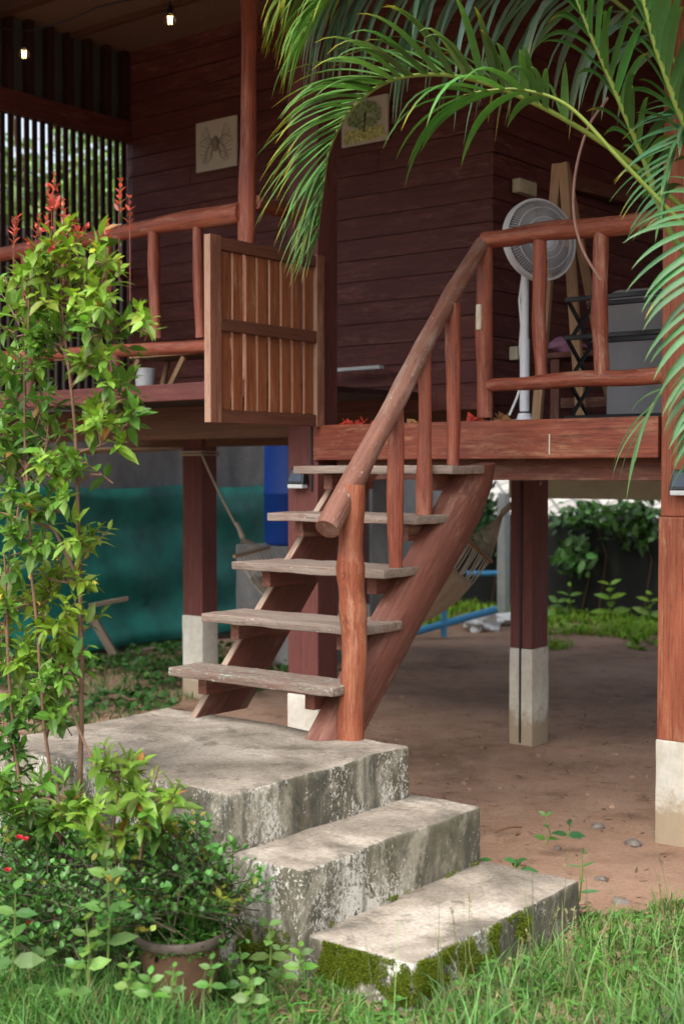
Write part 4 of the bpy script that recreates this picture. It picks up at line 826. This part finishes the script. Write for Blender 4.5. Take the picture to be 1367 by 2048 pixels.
ang=r(n)*6.28; rad=np.sqrt(r(n))*.12; P_=np.stack([pp[0]+rad*np.cos(ang),pp[1]+rad*np.sin(ang),.205+.11*r(n)*(1-rad/.16)],1); d=np.stack([np.cos(ang),np.sin(ang),.5*np.ones(n)],1)+rng.normal(0,.6,(n,3))
b.leaves(P_,d,rng.normal(0,.4,(n,3))+A([0,0,1.]),.014+.014*r(n),.012+.004*r(n),jitter((.07,.18,.03),n,.3),.1,.1)
n=70; ang=r(n)*6.28; S_=6; base=np.stack([pp[0]+.07*np.cos(ang)*r(n),pp[1]+.07*np.sin(ang)*r(n),np.full(n,.21)],1); L=(.10+.16*r(n))
tt=np.linspace(0,1,S_); out=np.stack([np.cos(ang),np.sin(ang),0*ang],1); path=base[:,None]+A([0,0,1.])[None,None]*(L[:,None]*tt*(1-.25*tt))[...,None]+out[:,None]*(L[:,None]*.55*tt**1.8)[...,None]
b.strips(path,np.cross(out,(0,0,1.))[:,None],.010*(1-tt**2)[None]*np.ones((n,1))+.001,jitter((.09,.2,.03),n,.2)[:,None],.15)
b.build('herbs',M['grass'],pl)

# ================================================================== GRASS (stuff)
def grass_field(mb,pts,L,W,col,bendmul=1.0,S_=5,dry=.04):
    n=len(pts); ang=r(n)*6.28; tt=np.linspace(0,1,S_); out=np.stack([np.cos(ang),np.sin(ang),0*ang],1); L=L*(.55+.75*r(n)); bd=bendmul*(.25+.9*r(n))
    path=pts[:,None]+A([0,0,1.])[None,None]*(L[:,None]*(tt[None]-.42*np.minimum(bd,1.4)[:,None]*tt[None]**2))[...,None]+out[:,None]*(L[:,None]*bd[:,None]*.75*tt[None]**1.6)[...,None]
    prof=np.where(tt<.15,.65+tt*2.3,1-(tt-.15)**2*1.36); w=W*(.7+.6*r(n))[:,None]*np.maximum(prof,.03)[None]
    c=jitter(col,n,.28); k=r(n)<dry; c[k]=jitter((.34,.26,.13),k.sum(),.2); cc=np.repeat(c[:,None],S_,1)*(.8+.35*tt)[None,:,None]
    mb.strips(path,np.cross(out,(0,0,1.))[:,None]+rng.normal(0,.25,(n,1,3)),w,cc,.12)
def inside_steps(P_):
    x,y=P_[:,0],P_[:,1]; return ((x>-4.2)&(x<-2.89)&(y>3.07)&(y<4.07))|((x>-3.2)&(x<-2.61)&(y>3.085)&(y<4.11))|((x>-2.9)&(x<-2.225)&(y>3.12)&(y<4.15))
def scatter(n,x0,x1,y0,y1,keep):
    P_=np.stack([x0+(x1-x0)*r(n),y0+(y1-y0)*r(n),np.zeros(n)],1); k=keep(P_)&~inside_steps(P_); P_=P_[k]; P_[:,2]=[gz(a,c)-.004 for a,c,_ in P_]; return P_
nz_=lambda P_,s,o:A([mnoise.noise(Vector((a*s,c*s,o))) for a,c,_ in P_])
def lawn_mask(P_):
    x,y=P_[:,0],P_[:,1]; n_=nz_(P_,2.2,3)*.28+nz_(P_,7,8)*.14
    front=y<3.2+n_*.4; right=(x>-2.42)&(y<4.62+.55*(x+2.3)*0+n_*.9-.35*np.exp(-((x+2.3)/.25)**2)); return front|right
def hfac(P_):
    """short beside the trodden steps, taller away from them, in clumps"""
    x,y=P_[:,0],P_[:,1]; dx=np.maximum(np.maximum(-2.9-x,x+2.225),0); dy=np.maximum(np.maximum(3.12-y,y-4.15),0); d=np.hypot(dx,dy)
    return (.80+.20*np.clip(d/.3,0,1))*(.8+.5*np.clip(nz_(P_,5,31)+.2,0,1))
b=MB()
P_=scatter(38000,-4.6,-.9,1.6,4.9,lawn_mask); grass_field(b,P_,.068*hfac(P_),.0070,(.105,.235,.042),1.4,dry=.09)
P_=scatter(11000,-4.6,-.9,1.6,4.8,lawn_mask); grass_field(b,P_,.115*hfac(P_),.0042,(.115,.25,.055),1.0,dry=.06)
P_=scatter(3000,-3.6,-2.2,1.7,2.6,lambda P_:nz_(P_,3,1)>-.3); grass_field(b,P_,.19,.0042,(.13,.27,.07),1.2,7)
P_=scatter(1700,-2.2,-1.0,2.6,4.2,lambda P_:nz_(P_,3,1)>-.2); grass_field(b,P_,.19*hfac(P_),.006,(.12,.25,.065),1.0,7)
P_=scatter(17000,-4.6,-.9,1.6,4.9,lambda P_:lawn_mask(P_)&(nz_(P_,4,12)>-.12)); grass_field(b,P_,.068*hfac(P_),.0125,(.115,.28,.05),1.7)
P_=scatter(2600,-4.6,-.9,1.6,4.9,lambda P_:lawn_mask(P_)&(nz_(P_,3,42)>.05)); k=len(P_); ph=np.tile(np.arange(3)*2.1,k)+np.repeat(r(k)*6,3); pos=np.repeat(P_,3,0)+A([0,0,1.])*np.repeat(.02+.035*r(k),3)[:,None]
b.leaves(pos,np.stack([np.cos(ph),np.sin(ph),.35+0*ph],1),rng.normal(0,.2,(3*k,3))+A([0,0,1.]),.022+.014*r(3*k),.020,jitter((.12,.29,.06),3*k,.22),.15,.1)
q_=scatter(2200,pp[0]-.5,pp[0]+.3,pp[1]-.42,pp[1]-.10,lambda P_:P_[:,0]>-99); grass_field(b,q_,.18,.006,(.11,.25,.055),1.0,7)
q_=scatter(70,-2.3,-1.5,2.9,4.3,lambda P_:P_[:,0]>-99); grass_field(b,q_,.34,.0035,(.20,.25,.10),.55,9)
for p in scatter(16,-2.25,-1.6,3.0,4.2,lambda P_:P_[:,0]>-99):
    h=rng.uniform(.2,.36); a=rng.normal(0,.05,2); e=p+A([a[0],a[1],h]); b.tube([p,(p+e)/2+A([a[0]*.3,0,.0]),e],[.0014,.0012,.0008],4,False,c=(.25,.24,.11)); tt=rng.random(26); pos=e+(p-e)*.22*tt[:,None]
    b.leaves(pos,rng.normal(0,.6,(26,3))+A([0,0,1.]),rng.normal(0,1,(26,3)),.012,.003,jitter((.36,.32,.17),26,.2),.1,.1)
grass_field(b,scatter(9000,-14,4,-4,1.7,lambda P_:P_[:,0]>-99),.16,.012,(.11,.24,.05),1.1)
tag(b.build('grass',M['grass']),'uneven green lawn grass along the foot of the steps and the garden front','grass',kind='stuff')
b=MB(); m=scatter(5200,-8.7,-5.4,4.6,8.6,lambda P_:(P_[:,0]<-6.4-.4*nz_(P_,1.5,4)-.25*(P_[:,1]-7))&(nz_(P_,2.4,9)>-.28)); grass_field(b,m,.10,.009,(.08,.19,.045),1.3)
m=scatter(9000,-8.7,-3,10.2,13,lambda P_:(nz_(P_,1.6,19)+.40*(P_[:,1]-11.6)>.10)); grass_field(b,m,.14,.02,(.22,.40,.04),1.3)
mm=scatter(1500,-8.7,-3,9.4,13,lambda P_:(nz_(P_,1.3,29)+.25*(P_[:,1]-11.9)>.12)); k=len(mm); b.leaves(np.repeat(mm,3,0),rng.normal(0,1,(3*k,3))*A([1,1,.3])+A([0,0,.6]),rng.normal(0,.3,(3*k,3))+A([0,0,1.]),.09,.06,jitter((.22,.40,.05),3*k,.3),.1,.1)
mm=scatter(1500,-8.7,-6.2,5,8.6,lambda P_:(nz_(P_,1.3,49)>.0)); k=len(mm); b.leaves(np.repeat(mm,3,0)+A([0,0,.05]),rng.normal(0,1,(3*k,3))*A([1,1,.3])+A([0,0,.6]),rng.normal(0,.3,(3*k,3))+A([0,0,1.]),.06,.045,jitter((.05,.13,.03),3*k,.3),.1,.1)
tag(b.build('ground_cover',M['grass']),'patchy weeds and ground cover at the far edges of the yard','ground cover',kind='stuff')
# leaf litter
b=MB(); m=scatter(1500,-5.5,-.9,1.9,8,lambda P_:nz_(P_,1.2,2)>-.9); k=len(m); m[:,2]+=.006; b.leaves(m,rng.normal(0,1,(k,3))*A([1,1,.25]),rng.normal(0,.2,(k,3))+A([0,0,1.]),.02+.025*r(k),.010,jitter((.22,.13,.07),k,.35),-.2,.3)
tag(b.build('leaf_litter',M['leaf']),'small dry leaves and twigs scattered over the dirt and grass','leaf litter',kind='stuff')
b=MB(); m=scatter(900,-7,-1.2,3.2,9.5,lambda P_:(nz_(P_,1.1,77)>-.15)&~lawn_mask(P_))
for p in m:
    q=.006+.022*rng.random()**3; lump(b,p+A([0,0,q*.2]),q,q*.8,q*.55,.7,6,p[0]*9)
tag(b.build('dirt_clods',M['dirt']),'small clods and crumbs of earth scattered over the bare dirt','clods',kind='stuff')
# stones
for px,py,s,lab in ((1268,1682,.035,'dark grey stone on the dirt near the white footing'),(1025+170,1648,.028,'small tan stone on the dirt beyond the seedlings'),(1240,1792,.03,'grey stone at the edge of the grass'),(1203,1750,.022,'bluish pebble on bare dirt right of the lowest step'),(1352,2035,.06,'pale rounded stone in the grass at the bottom right corner'),(1115,1690,.016,'tiny brown clod beside the thin seedling')):
    p=at(px,py,z=.0); p[2]=gz(p[0],p[1])+s*.22; b=MB(); lump(b,p,s,s*.8,s*.5,.6,16,px); tag(b.build('stone',M['pebble'],origin=p),lab,'stone')
b=MB(); p=at(990,1665,z=.012); q=at(1042,1655,z=.02); b.tube(sagline(p,q,-.01,5),.005,6); tag(b.build('fallen_twig',M['stem'],origin=p),'dry brown twig lying on the dirt behind the middle step','twig')

# creepers on the low back wall, and trees beyond the left wall
def creeper(px,py,rx,ry,n,label,s=.11,yd=12.85,col=(.06,.14,.035)):
    cen=at(px,py,y=yd); t=thing('creeper',label,'creeper',(cen[0],yd,0)); b=MB(); u=rng.normal(0,.5,(n,3)); P_=A([at(px+rx*a[0],py+ry*a[1],y=yd+.25*a[2]) for a in u]); P_[:,2]=np.maximum(P_[:,2],.05)
    b.leaves(P_,rng.normal(0,1,(n,3))+A([0,-.3,-.2]),rng.normal(0,.6,(n,3))+A([0,-1,.6]),s*(.6+.7*r(n)),s*.6,jitter(col,n,.4),.15,.15); b.build('foliage',M['leaf'],t)
    b=MB(); b.tube([(cen[0],13-.02,.0),(cen[0]+.1,12.97,cen[2]*.6),(cen[0]-.05,12.95,cen[2])],[.008,.006,.004],6); b.build('stem',M['stem'],t)
creeper(1185,1030,75,24,300,'leafy creeper draped over the top of the black back wall'); creeper(1275,1040,50,50,300,'dense creeper at the right end of the black back wall'); creeper(1145,1110,40,36,90,'loose creeper sprig hanging down the black wall',.14,12.8,(.10,.22,.06))
creeper(965,1040,40,50,260,'dark creeper beside the slim column behind the hammock',.13,12.8,(.035,.09,.03)); creeper(830,1030,50,50,220,'dark creeper glimpsed behind the staircase stringer',.13,12.8,(.035,.09,.03))
def tree(x,y,h,R_,n,label,col,s=.14):
    t=thing('tree',label,'tree',(x,y,0),'trees beyond the grey wall'); b=MB(); b.tube([(x,y,0),(x+.1,y,h*.4),(x-.05,y+.1,h*.75)],[.14,.10,.05],8,wob=.2)
    for k in range(7):
        a=k*.9; b.tube([(x,y,h*(.4+.05*k)),(x+R_*.6*math.cos(a),y+R_*.6*math.sin(a),h*(.6+.05*k))],[.05,.015],6)
    b.build('trunk',M['stem'],t); b=MB(); nc=26; cen=rng.normal(0,.5,(nc,3))*A([R_,R_,h*.22])+A([x,y,h*.68]); P_=cen[rng.integers(0,nc,n)]+rng.normal(0,.28,(n,3))
    b.leaves(P_,rng.normal(0,1,(n,3))+A([0,0,-.4]),rng.normal(0,.7,(n,3))+A([0,0,1.]),s*(.7+.6*r(n)),s*.5,jitter(col,n,.4),.15,.2); b.build('crown',M['leaf'],t)
q=at(60,300,x=-12.5); tree(-12.5,q[1],6.4,2.0,7500,'pale leafy tree beyond the wall seen through the left slats',(.17,.26,.08))
q=at(200,300,x=-12.0); tree(-13.2,q[1]+.6,6.2,1.9,7500,'darker leafy tree beyond the wall seen through the slats near the house wall',(.11,.19,.06))
tree(-13.5,q[1]-2.6,6.4,2.0,2600,'leafy tree beyond the wall at the far left, mostly hidden by the screen',(.15,.22,.07))

# ================================================================== PALM
pb=at(1560,690,D=4.5); pb0=A([pb[0],pb[1],0])
pm_=thing('palm','feathery green palm arching its fronds in from the right edge','palm',pb0)
b=MB()
for dx,dy,rr_ in ((0,0,.045),(.14,.1,.04),(.1,-.12,.035)):
    zs=np.linspace(-.05,pb[2]-.1,20); b.tube([(pb0[0]+dx*(1-.3*z),pb0[1]+dy*(1-.3*z),z) for z in zs],[rr_*(1+.10*(i%2)) for i in range(20)],12)
b.build('trunk',M['grey'],pm_)
def catmull(P_,n):
    P_=A(P_); Q=np.concatenate([[2*P_[0]-P_[1]],P_,[2*P_[-1]-P_[-2]]]); out=[]
    for t in np.linspace(0,len(P_)-1-1e-6,n):
        i=int(t);u=t-i;a,b_,c,d=Q[i:i+4]; out.append(.5*((2*b_)+(c-a)*u+(2*a-5*b_+4*c-d)*u*u+(3*b_-a-3*c+d)*u**3))
    return A(out)
def frond(ctrl,t0,Lmax,npair,r0=.013,adax=.45,fw=.55,sidew=.75,droop=1.0,W=.024,yellow=.1,col=(.045,.135,.035),tipL=.45,upv=(0,0,1),sides=(-1,1)):
    Q=catmull([at(px,py,D=D) for px,py,D in ctrl],70); T=np.gradient(Q,axis=0); T/=np.linalg.norm(T,axis=1,keepdims=True)
    fb_=MB(); fb_.tube(Q,np.linspace(r0,.002,70),8); fr=fb_.build('frond',M['petiole'],pm_)
    # frame: adaxial (upper) side by transport of the world up
    Nn=np.zeros_like(Q); v=A(upv,float)
    for i in range(len(Q)):
        v=v-T[i]*(v@T[i]); v/=np.linalg.norm(v); Nn[i]=v
    B=np.cross(T,Nn); lf=MB(); S_=9
    for s in sides:
        tt=np.clip(np.linspace(t0,.995,npair)+rng.normal(0,.004,npair),0,.999); ii=tt*69; i0=ii.astype(int); 
        p=Q[i0]+(Q[np.minimum(i0+1,69)]-Q[i0])*(ii-i0)[:,None]; k=(tt-t0)/(1-t0)
        L=Lmax*(np.minimum(1,.55+k*2.2))*(1-(1-tipL)*np.clip((k-.45)/.55,0,1)**1.3)*(1+.09*rng.normal(0,1,npair))
        f=fw+.55*k; d0=T[i0]*f[:,None]+Nn[i0]*(adax+rng.normal(0,.08,npair))[:,None]+s*B[i0]*sidew; d0+=rng.normal(0,.06,d0.shape); d0/=np.linalg.norm(d0,axis=1,keepdims=True)
        path=np.zeros((npair,S_,3)); path[:,0]=p; d=d0.copy(); dr=droop*(.8+.5*rng.random(npair))
        for j in range(1,S_):
            path[:,j]=path[:,j-1]+d*(L/(S_-1))[:,None]; d=d+A([0,0,-1.])*(dr*(.05+.38*(j/S_)))[:,None]*.6; d/=np.linalg.norm(d,axis=1,keepdims=True)
        u=np.linspace(0,1,S_); prof=np.where(u<.2,.55+u*2.25,1-((u-.2)/.8)**2.2); w=W*(.85+.3*rng.random(npair))[:,None]*np.maximum(prof,.02)[None]*(1-.4*k**3)[:,None]
        c=np.repeat(jitter(col,npair,.2)[:,None],S_,1); yk=(rng.random(npair)<yellow); amt=np.clip((u-.72)/.28,0,1)[None]*np.where(yk,1,.12)[:,None]; c=c*(1-amt[...,None])+A([.42,.33,.02])*amt[...,None]
        sd=np.cross(d0,Nn[i0]+A([0,0,.4])); lf.strips(path,sd[:,None]+0*path,w,c,.22)
    lf.sm=True; lf.build('leaflets',M['palm'],fr); return fr
P1=(.10,.225,.06)
# main arching frond
frond([(1560,520,4.8),(1400,440,4.8),(1240,310,4.75),(1080,212,4.7),(930,155,4.65),(800,155,4.62),(715,205,4.6),(662,290,4.6),(645,385,4.6),(635,470,4.6)],.30,.46,50,.0125,.50,.50,.60,1.0,.030,.45,P1,.42)
# frond hanging across the top, behind the main one
frond([(1560,430,5.1),(1380,160,5.15),(1200,-20,5.2),(1020,-80,5.2),(870,-90,5.2),(740,-60,5.2),(650,0,5.2)],.22,.72,34,.012,-.25,.10,.22,3.0,.036,.1,(.15,.26,.18),.45)
# second arch, crossing behind the main one
frond([(1560,560,4.6),(1367,500,4.6),(1280,300,4.55),(1190,90,4.5),(1120,-60,4.5),(1000,-160,4.5)],.30,.40,32,.016,.2,.5,.8,.9,.031,.1,(.06,.18,.035),.5)
frond([(1540,420,4.2),(1400,300,4.2),(1320,120,4.15),(1260,-80,4.1),(1150,-250,4.1)],.2,.42,26,.017,.2,.5,.8,.8,.033,.1,(.06,.17,.04),.5)
# low arch below the main frond with long loose leaflets
frond([(1560,600,4.3),(1400,480,4.25),(1250,330,4.2),(1140,215,4.2),(1050,180,4.2),(975,180,4.2),(925,190,4.2)],.60,.40,6,.010,.1,.45,.6,1.7,.032,.2,(.06,.18,.035),.8)
# yellow-tipped frond end at the top, left of centre
frond([(1200,-420,4.9),(950,-330,4.9),(780,-180,4.9),(660,-90,4.9),(585,-20,4.9)],.45,.42,28,.008,.1,.4,.5,1.8,.030,.85,(.13,.23,.04),.6)
frond([(1150,-300,4.7),(900,-170,4.7),(740,-80,4.7),(650,-10,4.7),(600,80,4.7)],.45,.34,18,.008,.1,.4,.5,1.5,.024,.4,(.12,.26,.05),.6)
# right-hand drooping fronds
frond([(1640,560,4.1),(1500,420,4.05),(1440,385,4.0),(1400,450,3.95),(1388,570,3.95),(1392,720,3.95),(1400,860,3.95)],.25,.22,30,.010,.5,.3,.75,1.0,.026,.1,(.07,.175,.065),.6)
frond([(1640,700,4.3),(1520,640,4.25),(1445,680,4.2),(1415,780,4.2),(1400,900,4.2)],.3,.21,20,.009,.5,.45,.65,1.3,.02,.1,(.075,.18,.065),.8)
frond([(1640,720,4.4),(1480,665,4.35),(1370,730,4.3),(1310,800,4.3),(1285,850,4.3)],.66,.26,4,.006,.2,.45,.5,1.6,.02,.1,(.085,.19,.07),.9)
frond([(1620,420,4.5),(1480,250,4.4),(1400,220,4.35),(1345,300,4.3),(1320,420,4.3)],.30,.25,24,.010,.5,.3,.7,1.0,.027,.15,(.07,.17,.07),.6)
b=MB(); b.tube(catmull([at(px,py,D=5.0) for px,py in ((1215,195),(1175,255),(1150,345),(1147,430),(1165,500),(1200,560))],20),.0055,6); b.build('dry_stem',plain('dry_pink_stem',(.24,.13,.10),.7),pm_)

# ================================================================== LIGHT, WORLD, CAMERA
SUN_EL,SUN_AZ=math.radians(52),math.radians(0)
sd_=A([.18,-.98,0]); sd_/=np.linalg.norm(sd_); S3=A([sd_[0]*math.cos(SUN_EL),sd_[1]*math.cos(SUN_EL),math.sin(SUN_EL)])
w=bpy.data.worlds.new('World'); sc.world=w; w.use_nodes=True; nt=w.node_tree; bg=nt.nodes['Background']
sky=nt.nodes.new('ShaderNodeTexSky'); sky.sky_type='NISHITA'; sky.sun_disc=False; sky.sun_elevation=SUN_EL; sky.sun_rotation=math.atan2(S3[0],S3[1]); sky.dust_density=4
hsv=nt.nodes.new('ShaderNodeHueSaturation'); hsv.inputs['Saturation'].default_value=.5; nt.links.new(sky.outputs[0],hsv.inputs['Color']); nt.links.new(hsv.outputs[0],bg.inputs['Color']); bg.inputs['Strength'].default_value=.135
sl_=bpy.data.lights.new('Sun','SUN'); sl_.energy=1.8; sl_.angle=math.radians(60); sl_.color=(1,.98,.95); so=bpy.data.objects.new('sun',sl_); COL.objects.link(so)
so.rotation_euler=Vector(S3).to_track_quat('Z','Y').to_euler(); so.location=(0,-5,8)
cam=bpy.data.cameras.new('Camera'); co=bpy.data.objects.new('camera',cam); COL.objects.link(co); sc.camera=co
cam.sensor_fit='HORIZONTAL'; cam.sensor_width=24; cam.lens=FPX/1367*24; cam.clip_start=.05; cam.clip_end=300
from mathutils import Matrix
co.matrix_world=Matrix(((CR[0],CU[0],-CF[0],CC[0]),(CR[1],CU[1],-CF[1],CC[1]),(CR[2],CU[2],-CF[2],CC[2]),(0,0,0,1)))
cam.dof.use_dof=True; cam.dof.focus_distance=5.1; cam.dof.aperture_fstop=2.8
sc.view_settings.view_transform='Standard'; sc.view_settings.look='None'; sc.view_settings.exposure=1.2; sc.view_settings.gamma=1
sc.cycles.max_bounces=6; sc.cycles.diffuse_bounces=4; sc.cycles.transparent_max_bounces=4
